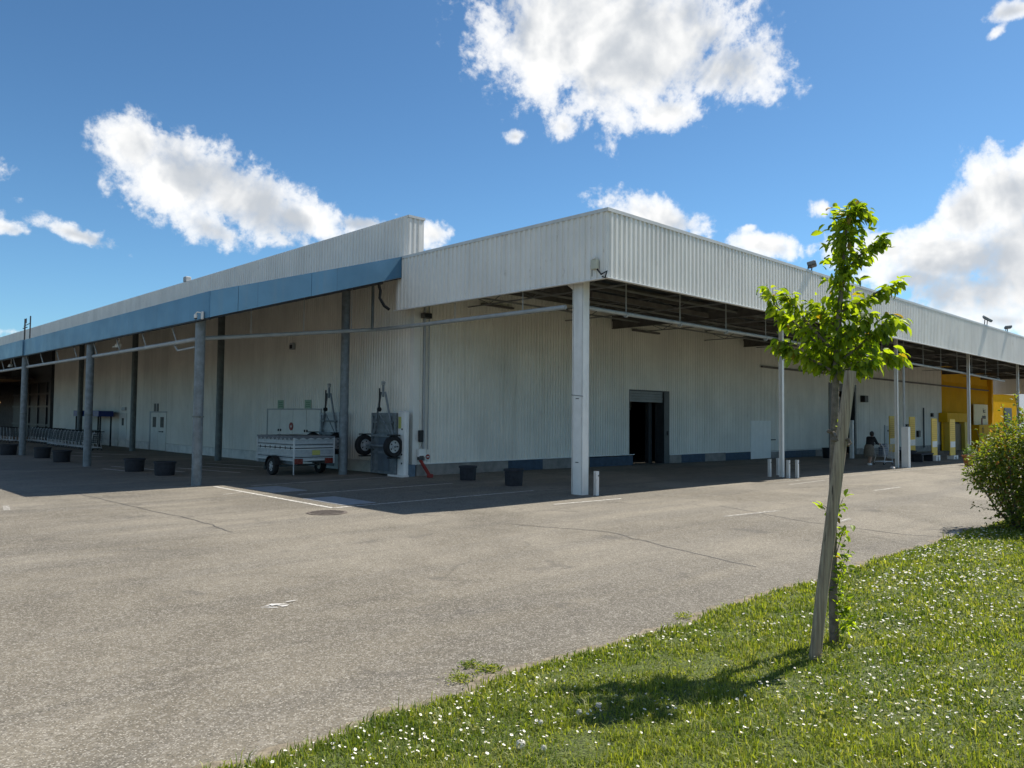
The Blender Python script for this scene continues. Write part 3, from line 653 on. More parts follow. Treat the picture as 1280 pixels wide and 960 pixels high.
# ------------------------------------------------------------------ yellow shop front furniture
def text_mesh(txt, size):
    cu = bpy.data.curves.new('lettering', 'FONT'); cu.body = txt; cu.size = size; cu.extrude = .01; cu.align_x = 'CENTER'
    o = bpy.data.objects.new('lettering', cu); COL.objects.link(o); dg = bpy.context.evaluated_depsgraph_get()
    me = bpy.data.meshes.new_from_object(o.evaluated_get(dg)); bpy.data.objects.remove(o); return me
def lettering(txt, size, loc, rot, parent, m):
    me = text_mesh(txt, size); me.materials.clear(); me.materials.append(m); me.name = 'lettering'
    o = bpy.data.objects.new('lettering', me); COL.objects.link(o); o.parent = parent
    o.location = Vector(loc)-WL[parent]; o.rotation_euler = rot; return o
FACE_LOT = (R(90), 0, 0); FACE_LEFT = (R(90), 0, R(-90))
a = atY(1217, 505, 21.0); b = atY(1235, 548, 21.0)
SG = thing('sign_board', 'tall cream sign board with dark lettering on the yellow wall', 'sign', (a.x, 21.0, 0))
mb = MB(); mb.bbox(a.x, b.x, 20.98, 21.06, b.z, a.z, .01); mb.build('panel', M_cream, SG)
cx = (a.x*.28+b.x*.72)
lettering('le.t', .62, (cx, 20.97, atY(1230, 516, 21.).z), FACE_LOT, SG, M_print); lettering('mein', .62, (cx-.1, 20.97, atY(1230, 523.5, 21.).z), FACE_LOT, SG, M_print)
mb = MB(); q = atY(1227, 528, 21.0); mb.bbox(q.x-.18, q.x+.18, 20.95, 20.98, q.z-.4, q.z+.4, .03); mb.build('printed_figure', mat('red_brown_print', (.2, .04, .02)), SG)
a = atY(1224, 531, 20.2); b = atY(1247, 552, 20.2)
SG2 = thing('yellow_counter', 'low yellow display counter with a dark letter O behind the bush', 'counter', (a.x, 20.2, zp(80)))
mb = MB(); mb.bbox(a.x, b.x, 20.2, 20.9, zp(80), a.z, .02); mb.build('body', M_yellow, SG2); lettering('O', .7, (a.x+1.1, 20.19, atY(1228, 541, 20.2).z), FACE_LOT, SG2, M_print)
a = atY(1184, 516, 20.6); b = atY(1213, 572, 20.6)
BO = thing('entrance_portal', 'yellow framed shop entrance portal around a dark doorway', 'doorway', (a.x, 20.6, zp(75)))
z0 = zp(75)
mb = MB(); mb.box(a.x, b.x, 20.6, 21.25, a.z-.75, a.z); hb = mb.build('header', M_yellow, BO)
pL = atY(1188, 540, 20.6).x; pM = atY(1194, 540, 20.6).x; pR = atY(1207, 540, 20.6).x
for (x0, x1) in ((pL, pM), (pR, b.x)):
    mb = MB(); mb.box(x0, x1, 20.65, 21.2, z0-.1, a.z-.75); mb.build('post', M_lyel, BO)
mb = MB(); mb.box(pM, pR, 21.1, 21.2, z0-.1, a.z-.75); mb.build('doorway', M_black, BO)
mb = MB(); mb.box(pM+.9, pR-.1, 20.9, 21.0, z0, a.z-.9); mb.build('door_leaf', mat('brown_door', (.13, .08, .02)), BO)
a2 = atY(1177, 524, 21.1); b2 = atY(1186, 566, 21.1)
PN = thing('price_panel', 'amber price panel with fine rows of print left of the portal', 'sign', (a2.x, 21.1, 0)); mb = MB(); mb.bbox(a2.x, b2.x, 21.08, 21.14, b2.z, a2.z, .01); mb.build('panel', M_yellow, PN)
mb = MB(); n_ = 12
for k in range(n_): z = b2.z+.3+(a2.z-b2.z-.5)*k/n_; mb.box(a2.x+.2, b2.x-.25-.2*(k % 3), 21.07, 21.08, z, z+.08)
mb.build('print_rows', M_oran, PN)
def banner(name, label, px0, px1, ptop, pbot, foot):
    g = at((px0+px1)/2, foot); X0 = atY(px0, pbot, g.y).x; X1 = atY(px1, pbot, g.y).x; zt = atY((px0+px1)/2, ptop, g.y).z; zb_ = atY((px0+px1)/2, pbot, g.y).z
    t = thing(name, label, 'banner', (g.x, g.y, g.z), 'yellow totem signs under the right canopy')
    mb = MB(); mb.bbox(X0, X1, g.y-.02, g.y+.03, zb_, zt, .01); p = mb.build('panel', M_lyel, t)
    H = zt-zb_; mb = MB()
    for k in range(9): z = zb_+H*(.45+.057*k); mb.box(X0+.05, X1-.05-.06*(k % 2), g.y-.027, g.y-.02, z, z+.022)
    mb.build('print_rows', M_oran, p)
    mb = MB(); mb.box(X0+.04, X1-.04, g.y-.027, g.y-.02, zb_+H*.22, zb_+H*.38); mb.build('white_label', M_white, p)
    mb = MB(); w = (X1-X0); mb.bbox(X0+w*.1, X0+w*.35, g.y-.2, g.y+.2, g.z, zb_, .02); mb.bbox(X1-w*.35, X1-w*.1, g.y-.2, g.y+.2, g.z, zb_, .02); mb.box(X0+w*.35, X1-w*.35, g.y-.15, g.y+.15, zb_-.1, zb_-.003); mb.build('foot', M_white, t)
banner('totem_sign', 'yellow totem sign just left of the guarded white column', 1112, 1120.5, 520, 565, 573)
banner('totem_sign', 'yellow totem sign standing behind the round dark tub', 1137, 1144, 521, 567, 574)
banner('totem_sign', 'yellow totem sign on white feet right of the dark bench', 1165, 1171.5, 523, 569, 576)
banner('totem_sign', 'yellow totem sign on white feet beside the dark shop doorway', 1187.5, 1194, 524, 569, 574)
p = at(1155, 577)
bn = thing('bench', 'low dark bench between two yellow totem signs', 'bench', p)
mb = MB(); mb.bbox(p.x-1.0, p.x+1.0, p.y-.2, p.y+.25, p.z+.38, p.z+.46, .01); mb.build('seat', M_planter, bn)
for s in (-.8, .8): mb = MB(); mb.bbox(p.x+s-.06, p.x+s+.06, p.y-.2, p.y+.25, p.z, p.z+.378, .01); mb.build('leg', M_planter, bn)

# ------------------------------------------------------------------ planters
def planter(label, px, py, r=.36, h=.48, plant=False):
    g = at(px, py); g.y += r*.7; g.x += r*.7
    t = thing('planter', label, 'planter', (g.x, g.y, zpark(g.x, g.y)), 'dark round tubs along the building')
    mb = MB(); mb.lathe([(r*.90, 0), (r*.93, .02), (r, h-.07), (r+.03, h-.06), (r+.03, h), (r-.03, h), (r-.04, h-.08)], (0, 0, 0), 26); mb.lathe([(r*.905, .1), (r*.955, .105), (r*.96, .13), (r*.92, .135)], (0, 0, 0), 26)
    mb.build('tub', M_planter, t, True, True)
    mb = MB(); mb.lathe([(r-.04, h-.09), (.1, h-.05), (0.0, h-.04)], (0, 0, 0), 16); mb.build('soil', M_soil, t, True, True)
    return t
planter('dark round tub by the concrete plinth behind the other', 584, 601, .27, .46)
planter('dark round tub nearest the big white corner column', 642, 608, .28, .50)
planter('dark round tub just left of the nearest galvanised column', 200, 595, .33, .46)
planter('dark round tub on the hatched lines, left of its twin', 162, 590, .33, .46)
planter('dark round tub just left of the second galvanised column', 71, 578, .33, .48)
planter('dark round tub in front of the row of carts', 47, 573, .33, .48)
planter('dark round tub at the left edge by the entrance', 4, 569, .36, .5)
planter('dark round tub just right of the pipe guard', 1140, 577, .42, .6)
planter('dark round tub behind the walking person', 1041, 573, .42, .6)
# flower pot
p = at(1211, 582)
fp = thing('flower_pot', 'orange clay pot with pale leafy plant at the canopy edge', 'flower pot', p)
mb = MB(); mb.lathe([(.18, 0), (.27, .42), (.31, .43), (.31, .52), (.26, .52), (.25, .44)], (0, 0, 0), 18); mb.build('pot', M_terra, fp, True, True)
# (its foliage is added with the leaf helper below)

# ------------------------------------------------------------------ bollards
def bollard(label, px, py, dark=False):
    g = at(px, py); h = .64
    t = thing('bollard', label, 'bollard', (g.x, g.y, g.z), 'white steel guard posts at the columns')
    mb = MB(); w, d = .11, .09
    mb.box(-w/2, w/2, 0, .015, -.03, h); mb.box(-w/2, w/2, d-.015, d, -.03, h); mb.box(-.01, .01, .015, d-.015, -.03, h); mb.build('post', M_white, t, False, True)
    mb = MB(); mb.lathe([(.022, -.004), (.022, -.0005)], (.03, 0, h-.12), 8, 'Y'); mb.build('bolt', M_black, t, False, True)
bollard('short white guard post right of the big corner column', 747, 619.5)
bollard('short white guard post leftmost at the second column', 963.5, 596)
bollard('short white guard post close behind the second column', 974, 594)
bollard('short white guard post nearest the camera at the second column', 987, 597.5)
bollard('short white guard post rightmost at the second column', 998, 597)

# ------------------------------------------------------------------ trailers
def wheel(parent, c, r, w, axis='X', side=-1):
    mb = MB(); k = r
    mb.lathe([(r*.60, -w/2), (r*.92, -w/2), (r, -w*.32), (r, w*.32), (r*.92, w/2), (r*.60, w/2), (r*.56, 0), (r*.60, -w/2)], (0, 0, 0), 26, axis)
    e = bpy.data.objects.new('wheel', None)
    m1 = MB(); m1.v = [tuple(Vector(p)+Vector(c)) for p in mb.v]; m1.f = mb.f; wh = m1.build('wheel', M_rubber, parent, True)
    m2 = MB(); m2.lathe([(r*.60, -w*.30), (r*.52, side*w*.25), (r*.25, side*w*.30), (r*.22, side*w*.42), (0.001, side*w*.44)], c, 20, axis)
    m2.build('rim', M_chrome, wh, True)
    m3 = MB()
    for q in range(5):
        a = 2*math.pi*q/5; o = Vector((side*w*.34, r*.38*math.cos(a), r*.38*math.sin(a))) if axis == 'X' else Vector((r*.38*math.cos(a), side*w*.34, r*.38*math.sin(a)))
        m3.lathe([(r*.07, -.006), (r*.07, .006)], Vector(c)+o, 8, axis)
    m3.build('wheel_nuts', M_black, wh)
    return wh
TX0, TX1, TY0, TY1 = 12.75, 14.25, 23.45, 26.05
T = thing('box_trailer', 'small zinc sided box trailer parked by the left wall under the canopy', 'trailer', ((TX0+TX1)/2, (TY0+TY1)/2, 0))
zb0, zm, zt = .50, .90, 1.28
mb = MB(); mb.box(TX0+.03, TX1-.03, TY0+.03, TY1-.03, zb0, zb0+.03)
for x in (TX0, TX1-.03): mb.box(x, x+.03, TY0, TY1, zb0, zt)
for y in (TY0, TY1-.03): mb.box(TX0+.03, TX1-.03, y, y+.03, zb0, zt)
tb = mb.build('body', M_zinc, T)
mb = MB()
for z in (zb0+.02, zm-.02, zm+.06, zt-.05, zb0+.2, zm+.2):
    h_ = .035 if z in (zb0+.02, zm-.02, zm+.06, zt-.05) else .014
    mb.box(TX0-.018, TX0-.001, TY0, TY1, z, z+h_); mb.box(TX0, TX1, TY0-.018, TY0-.001, z, z+h_); mb.box(TX1+.001, TX1+.018, TY0, TY1, z, z+h_)
for (x, y) in ((TX0-.025, TY0-.025), (TX1-.02, TY0-.025), (TX0-.025, TY1-.02), (TX1-.02, TY1-.02)): mb.box(x, x+.045, y, y+.045, zb0-.1, zt+.01)
mb.build('side_rails', mat('bright_zinc', (.50, .52, .53), .4, .2, var=.08), T)
mb = MB()
for z in (zm+.02, zb0+.12, zm+.14): mb.box(TX0-.008, TX0-.0005, TY0+.03, TY1-.03, z, z+.022); mb.box(TX0+.03, TX1-.03, TY0-.008, TY0-.0005, z, z+.022)
for y in np.arange(TY0+.2, TY1, .36): mb.bbox(TX0-.03, TX0-.0185, y-.02, y+.02, zm-.01, zm+.09, .003)
mb.build('seam', M_black, tb)
mb = MB(); mb.prism([(TX0-.03, TY0-.03, zt+.005), (TX1+.03, TY0-.03, zt+.005), (TX1+.03, TY1+.03, zt+.005), (TX0-.03, TY1+.03, zt+.005)], (0, 0, .05)); n_ = 9
for k in range(n_):
    y = TY0+(TY1-TY0)*k/n_; dy = (TY1-TY0)/n_; mb.prism([(TX0-.035, y, zt+.01), (TX0-.035, y+dy, zt+.01), (TX0-.035, y+dy/2, zt-.09)], (-.004, 0, 0))
for k in range(5):
    x = TX0+(TX1-TX0)*k/5; dx = (TX1-TX0)/5; mb.prism([(x, TY0-.035, zt+.01), (x+dx, TY0-.035, zt+.01), (x+dx/2, TY0-.035, zt-.05)], (0, -.004, 0))
mb.build('cover', mat('grey_tarp', (.13, .14, .155), .6, var=.12, scale=5), T)
mb = MB(); yw = (TY0+TY1)/2-.15
for s, x in ((-1, TX0-.16), (1, TX1+.16)):
    wheel(T, (x, yw, .30), .30, .17, 'X', -1 if s < 0 else 1)
    m_ = MB(); n_ = 10; pr = []
    for k in range(n_+1):
        a = math.pi*(1-k/n_)*.94+.05; pr.append((yw+.37*math.cos(a), .30+.37*math.sin(a)))
    for (p_, q_) in zip(pr[:-1], pr[1:]): m_.quad((x-.11, p_[0], p_[1]), (x+.11, p_[0], p_[1]), (x+.11, q_[0], q_[1]), (x-.11, q_[0], q_[1])); m_.quad((x-.11, p_[0], p_[1]), (x-.11, q_[0], q_[1]), (x-.11, q_[0]*.94+yw*.06, q_[1]*.94+.018), (x-.11, p_[0]*.94+yw*.06, p_[1]*.94+.018))
    m_.build('mudguard', M_black, T)
mb = MB(); mb.tube([(TX0-.1, yw, .3), (TX1+.1, yw, .3)], .035, 8); mb.box(TX0+.1, TX0+.2, TY0+.1, TY1+.3, .38, .5); mb.box(TX1-.2, TX1-.1, TY0+.1, TY1+.3, .38, .5)
mb.tube([(TX0+.15, TY1+.3, .44), ((TX0+TX1)/2, TY1+1.1, .44), ((TX0+TX1)/2, TY1+1.5, .46)], .035, 8); mb.tube([(TX1-.15, TY1+.3, .44), ((TX0+TX1)/2, TY1+1.1, .44)], .035, 8); mb.build('chassis', M_galv, T)
mb = MB(); mb.tube([((TX0+TX1)/2+.1, TY1+1.1, .05), ((TX0+TX1)/2+.1, TY1+1.1, .75)], .025, 8); mb.lathe([(.09, -.03), (.09, .03)], ((TX0+TX1)/2+.1, TY1+1.1, .09), 12, 'X'); mb.build('jockey_wheel', M_black, T)
for x in (TX0+.0, TX1-.36):
    mb = MB(); mb.bbox(x, x+.30, TY0-.07, TY0-.02, zb0-.09, zb0+.09, .01); mb.build('tail_light', M_lred, T)
mb = MB(); mb.bbox(TX0+.66, TX0+.96, TY0-.034, TY0-.022, zb0+.2, zb0+.36, .004); npl = mb.build('number_plate', M_plate, T)
mb = MB(); mb.tube([(TX0-.02, TY0-.03, zb0), (TX0-.02, TY0-.03, .06)], .022, 6); mb.build('prop_stand', M_chrome, T)

def upright_trailer(label, X, Y0, Y1, bed_mat, z1=2.15):
    t = thing('upright_trailer', label, 'trailer', (X, (Y0+Y1)/2, 0), 'flat trailers stood on end against the wall')
    yc = (Y0+Y1)/2
    mb = MB(); mb.box(X, X+.10, Y0, Y1, .06, z1); mb.box(X-.06, X-.001, Y0-.03, Y0+.05, .06, z1); mb.box(X-.06, X-.001, Y1-.05, Y1+.03, .06, z1)
    for z in (.06, .75, 1.5, z1-.1): mb.box(X-.045, X-.001, Y0+.05, Y1-.05, z, z+.08)
    t_b = mb.build('bed', bed_mat, t)
    mb = MB(); mb.box(X-.02, X-.002, yc-.32, yc+.32, .15, 1.35); mb.build('bed_panel', mat('dark_blue_grey_panel', (.10, .125, .15), .5, var=.15), t)
    mb = MB()
    for y in (Y0+.12, Y1-.12): mb.tube([(X-.05, y, z1-.75), (X-.08, yc+(y-yc)*.22, z1+.72)], .035, 8)
    mb.tube([(X-.08, yc, z1+.55), (X-.08, yc, z1+1.0)], .04, 8); mb.box(X-.11, X-.03, Y0+.1, Y1-.1, z1-.35, z1-.29); mb.box(X-.11, X-.03, Y0+.02, Y1-.02, z1-.83, z1-.74)
    mb.tube([(X-.09, Y0+.2, z1-.74), (X-.2, yc, z1-.05), (X-.09, Y1-.2, z1-.74)], .02, 6)
    mb.build('drawbar', M_galv, t)
    mb = MB(); mb.bbox(X-.14, X-.02, yc-.05, yc+.05, z1+.95, z1+1.08, .02); mb.lathe([(.045, -.06), (.05, .03), (.02, .08)], (X-.12, yc-.06, z1+1.05), 10, 'X'); mb.build('coupling', M_chrome, t)
    mb = MB(); mb.tube([(X-.16, yc+.1, z1+.1), (X-.16, yc+.1, z1+.85)], .028, 8); mb.lathe([(.08, -.03), (.08, .03)], (X-.16, yc+.1, z1+.12), 12, 'Y'); mb.build('jockey_wheel', M_black, t)
    za = 1.02
    mb = MB(); mb.tube([(X-.22, Y0-.3, za), (X-.22, Y1+.3, za)], .04, 8); mb.box(X-.2, X-.001, Y0+.05, Y0+.15, za-.12, za+.12); mb.box(X-.2, X-.001, Y1-.15, Y1-.05, za-.12, za+.12); mb.build('axle', M_galv, t)
    for y, sd_ in ((Y0-.17, -1), (Y1+.17, 1)):
        wheel(t, (X-.24, y, za), .36, .20, 'Y', -1)
        mb = MB(); mb.bbox(X-.42, X-.02, y-.11, y+.11, za+.36, za+.40, .01); mb.build('mudguard', M_black, t); MB().bbox(X-.42, X-.02, y-.11, y+.11, za-.40, za-.36, .01).build('mudguard', M_black, t)
    return t
UX = 15.5
ya = atX(495, 560, UX).y; yb_ = atX(466, 560, UX).y
upright_trailer('flat trailer on end beside the tall white cabinet', UX, ya, yb_, M_galv)
ya = atX(424, 560, UX).y; yb_ = atX(401, 560, UX).y
upright_trailer('flat trailer on end partly hidden behind the galvanised column', UX, ya, yb_, M_zinc)
y0 = atX(506, 560, 15.55).y; y1 = atX(496, 560, 15.55).y
cb = thing('white_cabinet', 'tall narrow white metal cabinet with yellow sticker at the wall corner', 'cabinet', (15.55, (y0+y1)/2, 0))
mb = MB(); mb.bbox(15.55, 15.75, y0, y1, .0, 2.22, .05); mb.build('body', M_white, cb)
mb = MB(); mb.box(15.40, 15.70, y0-.05, y1+.3, -.01, .06); mb.build('foot', M_white, cb)
mb = MB(); mb.box(15.544, 15.5495, y0+.22, y0+.38, 1.62, 2.02); mb.build('sticker', M_plate, cb)
mb = MB()
for z in (.45, .75, 1.6): mb.lathe([(.035, -.012), (.03, -.001)], (15.549, y0+.16, z), 10, 'X'); mb.build('socket', M_black, cb); mb = MB()
# ------------------------------------------------------------------ things at the wall corner
Yc = YW-.07
def fx(px, py): return atY(px, py, Yc)
p = fx(525, 545); t = tag(MB().bbox(p.x-.09, p.x+.09, Yc-.10, Yc-.0, p.z-.2, p.z+.2, .02).build('intercom', M_black), 'slim black intercom box above the red bar', 'intercom')
p = fx(525, 566); wb = thing('junction_box', 'white junction box under the black intercom', 'box', (p.x, Yc, p.z))
MB().bbox(p.x-.14, p.x+.14, Yc-.14, Yc, p.z-.14, p.z+.14, .015).build('case', M_white, wb)
MB().tube([(p.x-.05, Yc-.07, p.z+.14), (p.x-.02, Yc-.09, p.z+.26), (p.x+.05, Yc-.08, p.z+.24), (p.x+.1, Yc-.05, p.z+.5)], .012, 6).build('cable', M_grey, wb)
a = fx(524, 573); b = at(537, 597)
rb = thing('red_lever', 'red steel lever leaning from the wall corner to the ground', 'lever', (b.x, b.y, b.z))
n_ = Vector((b.x, b.y-.05, b.z+.02)); MB().tube([a, n_], .055, 4).build('arm', M_red, rb); MB().bbox(a.x-.1, a.x+.1, Yc-.15, Yc, a.z-.05, a.z+.1, .015).build('hinge', M_dark, rb)
MB().bbox(n_.x-.09, n_.x+.09, n_.y-.05, n_.y+.1, 0, .12, .02).build('foot', M_red, rb)
p = fx(534.5, 571); ns = thing('no_entry_sign', 'small square white sign with red no entry disc', 'sign', (p.x, Yc, p.z))
MB().box(p.x-.11, p.x+.11, Yc-.008, Yc+.03, p.z-.11, p.z+.11).build('plate', M_white, ns)
MB().lathe([(.09, -.012), (.09, -.0085)], (p.x, Yc, p.z), 20, 'Y').build('disc', M_red, ns); MB().box(p.x-.055, p.x+.055, Yc-.0155, Yc-.0125, p.z-.015, p.z+.015).build('bar', M_white, ns)
p = at(523, 597); bb = tag(MB().bbox(p.x-.15, p.x+.2, YW-.16, YW-.06, 0, .40, .01).build('blue_block', mat('faded_blue_block', (.11, .16, .21), .7, var=.2)), 'faded blue block at the foot of the wall corner', 'block')
p = fx(531, 395); MBo = thing('wall_lamp', 'small brown wall lamp high under the parapet end', 'lamp', (p.x, Yc, p.z)); MB().bbox(p.x-.18, p.x+.18, Yc-.2, Yc, p.z-.09, p.z+.09, .02).build('case', M_beam, MBo); MB().bbox(p.x-.15, p.x+.15, Yc-.215, Yc-.2005, p.z-.07, p.z+.06, .005).build('lens', M_glass, MBo)
p = atX(367, 433, XW-.04); hl = thing('wall_lamp', 'small box lamp high on the left wall above utility doors', 'lamp', p); MB().bbox(p.x-.12, p.x, p.y-.14, p.y+.14, p.z-.14, p.z+.14, .02).build('case', M_grey, hl); MB().bbox(p.x-.135, p.x-.121, p.y-.11, p.y+.11, p.z-.1, p.z+.06, .005).build('lens', M_glass, hl)
for (px, lab) in ((351, 'pale green notice above the utility doors, left one'), (385, 'pale green notice above the utility doors, right one')):
    p = atX(px, 506, XW-.035); g_ = thing('green_notice', lab, 'sign', p, 'green notices above the utility doors'); MB().box(p.x-.012, p.x, p.y-.25, p.y+.25, p.z-.2, p.z+.2).build('plate', M_green, g_)
    m_ = MB()
    for z in (-.08, .0, .08): m_.box(p.x-.016, p.x-.0122, p.y-.18, p.y+.14, p.z+z, p.z+z+.03)
    m_.build('print_rows', mat('green_print', (.08, .18, .1)), g_)
p = atX(364, 533, XW-.045); s_ = thing('prohibition_sign', 'round red prohibition sign on the utility door', 'sign', p); MB().lathe([(.17, -.012), (.17, 0)], p, 22, 'X').build('disc', M_red, s_); MB().lathe([(.06, -.015), (.06, -.0122)], p, 22, 'X').build('face', M_white, s_); MB().box(p.x-.019, p.x-.0152, p.y-.02, p.y+.02, p.z-.12, p.z+.12, None).build('bar', M_red, s_)
p = atX(195.5, 510, XW-.035); s_ = thing('door_notice', 'dark pair of notices above the twin door', 'sign', p)
for dy in (-.2, .2): MB().box(p.x-.012, p.x, p.y+dy-.14, p.y+dy+.14, p.z-.25, p.z+.25).build('plate', M_dark, s_)
p = atX(156, 511, XW-.035); tag(MB().bbox(p.x-.1, p.x, p.y-.3, p.y+.3, p.z-.1, p.z+.1, .01).build('emergency_light', M_grey), 'flat emergency light above the single door', 'lamp')
# camera, floodlights, box on the parapet
p = atX(253, 394, XF-.02); sc_ = thing('security_camera', 'white security camera on the blue fascia above nearest galvanised column', 'camera', p)
MB().bbox(p.x-.05, p.x+.0, p.y-.12, p.y+.0, p.z-.12, p.z+.1, .015).build('mount_box', M_white, sc_)
MB().tube([(p.x-.05, p.y-.04, p.z+.06), (p.x-.13, p.y+.04, p.z+.08), (p.x-.13, p.y+.12, p.z+.05)], .018, 8).build('arm', M_white, sc_)
MB().lathe([(.045, -.06), (.05, .02), (.03, .06), (.0, .065)], (p.x-.13, p.y+.14, p.z-.02), 14).build('housing', M_white, sc_, True); MB().lathe([(.0, -.04), (.03, -.03), (.038, 0)], (p.x-.13, p.y+.14, p.z-.083), 12).build('dome', M_black, sc_, True)
for (px, py, lab) in ((147, 432, 'white camera hanging under the blue canopy, nearer one'), (13, 457, 'white camera hanging under the blue canopy, far left')):
    p = atX(px, py, 9.5); t = thing('hanging_camera', lab, 'camera', p, 'cameras hung under the blue canopy')
    MB().tube([(p.x, p.y-.15, p.z+.05), (p.x, p.y-.15, zf(p.x)-.1)], .02, 6).build('rod', M_white, t); MB().bbox(p.x-.08, p.x+.08, p.y-.2, p.y+.05, p.z-.08, p.z+.08, .03).build('housing', M_white, t); MB().tube([(p.x, p.y+.05, p.z), (p.x, p.y+.55, p.z-.02)], [.05, .025], 8).build('lens_hood', M_white, t)
def flood(label, px, py, sx=1.0, tilt=25):
    p = atY(px, py, YP+.03); z = ZT
    t = thing('floodlight', label, 'floodlight', (p.x, YP+.03, z), 'floodlights on the parapet top')
    M_ = Matrix.Translation((p.x, YP-.05, z+.30*sx)) @ Matrix.Rotation(R(-tilt), 4, 'X') @ Matrix.Rotation(R(20), 4, 'Z')
    MB().bbox(-.3*sx, .3*sx, -.22*sx, .2*sx, -.06, .08, .025, M_).build('housing', M_galv, t); MB().bbox(-.26*sx, .26*sx, -.18*sx, .16*sx, -.075, -.061, .005, M_).build('lens', M_glass, t)
    MB().tube([(p.x-.2*sx, YP+.03, z-.02), (p.x-.2*sx, YP+.0, z+.28*sx)], .022, 6).tube([(p.x+.2*sx, YP+.03, z-.02), (p.x+.2*sx, YP+.0, z+.28*sx)], .022, 6).build('bracket', M_dark, t)
flood('boxy floodlight on the parapet left of the tree crown', 1012, 333, .72, 15)
for (px, py, lab) in ((1038, 408, 'dark floodlight on the parapet face behind the tree crown, left one'), (1075, 413, 'dark floodlight on the parapet face behind the tree crown, right one')):
    p = atY(px, py, YP-.12); t = thing('floodlight', lab, 'floodlight', p, 'floodlights on the parapet face')
    MB().bbox(p.x-.3, p.x+.3, p.y-.14, p.y+.06, p.z-.16, p.z+.14, .03).build('housing', M_dark, t); MB().box(p.x-.05, p.x+.05, p.y+.06, YP-.041, p.z-.05, p.z+.05).build('bracket', M_dark, t)
flood('tilted slab floodlight on the far right parapet', 1232, 402, 1.2, -35)
flood('low floodlight rightmost on the parapet', 1258, 409, .85, 5)
p = atX(745, 331, XP-.045); t = thing('speaker_box', 'beige box with dangling cables near the parapet corner', 'speaker', p)
MB().bbox(p.x-.10, p.x, p.y-.11, p.y+.11, p.z-.13, p.z+.13, .02).build('case', mat('beige_case', (.50, .50, .40), .55), t); MB().bbox(p.x-.12, p.x-.02, p.y-.05, p.y+.05, p.z+.131, p.z+.2, .01).build('bracket', M_white, t)
MB().tube([(p.x-.05, p.y-.08, p.z-.13), (p.x-.06, p.y-.22, p.z-.28), (p.x-.05, p.y-.4, p.z-.22), (p.x-.05, p.y-.34, p.z-.38), (p.x-.05, p.y-.25, p.z-.34)], .022, 6).tube([(p.x-.06, p.y+.08, p.z-.13), (p.x-.06, p.y+.08, p.z-.3)], .01, 5).build('cable', M_black, t)
# roof antenna and small vent on the left wing
p = atX(30, 440, 9.2); zt_ = atX(30, 399, 9.2).z
t = thing('antenna_mast', 'thin antenna mast rising behind the blue fascia', 'antenna', (9.2, p.y, 5.4))
MB().tube([(9.2, p.y, 5.2), (9.2, p.y, zt_)], .035, 6).tube([(9.2, p.y-.25, 6.4), (9.2, p.y-.25, zt_)], .02, 6).build('mast', M_dark, t)
y2 = atX(38, 402, 9.2).y
MB().tube([(9.2, p.y+.2, zt_-.35), (9.2, y2, zt_-.3)], .02, 6).tube([(9.2, y2, zt_-1.1), (9.2, y2, zt_+.05)], .03, 6).tube([(9.2, p.y-.45, zt_-.45), (9.2, p.y+.35, zt_-.45)], .025, 6).build('crossbar', M_dark, t)
p = atX(62, 405, 15.5); tag(MB().tube([(15.8, p.y, 8.7), (15.8, p.y, p.z+.2)], .06, 8).build('vent_pipe', M_dark), 'thin dark vent pipe on the far tall parapet', 'pipe')
p = atX(233, 350, 15.6); tag(MB().bbox(15.5, 15.8, p.y-.15, p.y+.2, 8.88, 9.15, .03).build('roof_beacon', M_grey), 'small grey beacon on the tall parapet edge', 'beacon')
# drain cover
p = at(409, 641); t = thing('drain_grate', 'round rusty drain grate set in the sunlit asphalt', 'drain', (p.x, p.y, 0))
MB().lathe([(.42, .004), (.42, .012), (.35, .012), (.35, .004), (.42, .004)], p, 30).build('frame', M_grate, t)
m_ = MB(); 
for k in range(-5, 6):
    x = k*.06; L = math.sqrt(.34**2-x*x); M_ = Matrix.Translation((p.x, p.y, 0)) @ Matrix.Rotation(R(45), 4, 'Z'); m_.box(x-.014, x+.014, -L, L, .005, .010, M_)
m_.build('bars', M_grate, t); MB().lathe([(.35, .001), (.35, .003)], p, 30).build('pit', M_black, t)

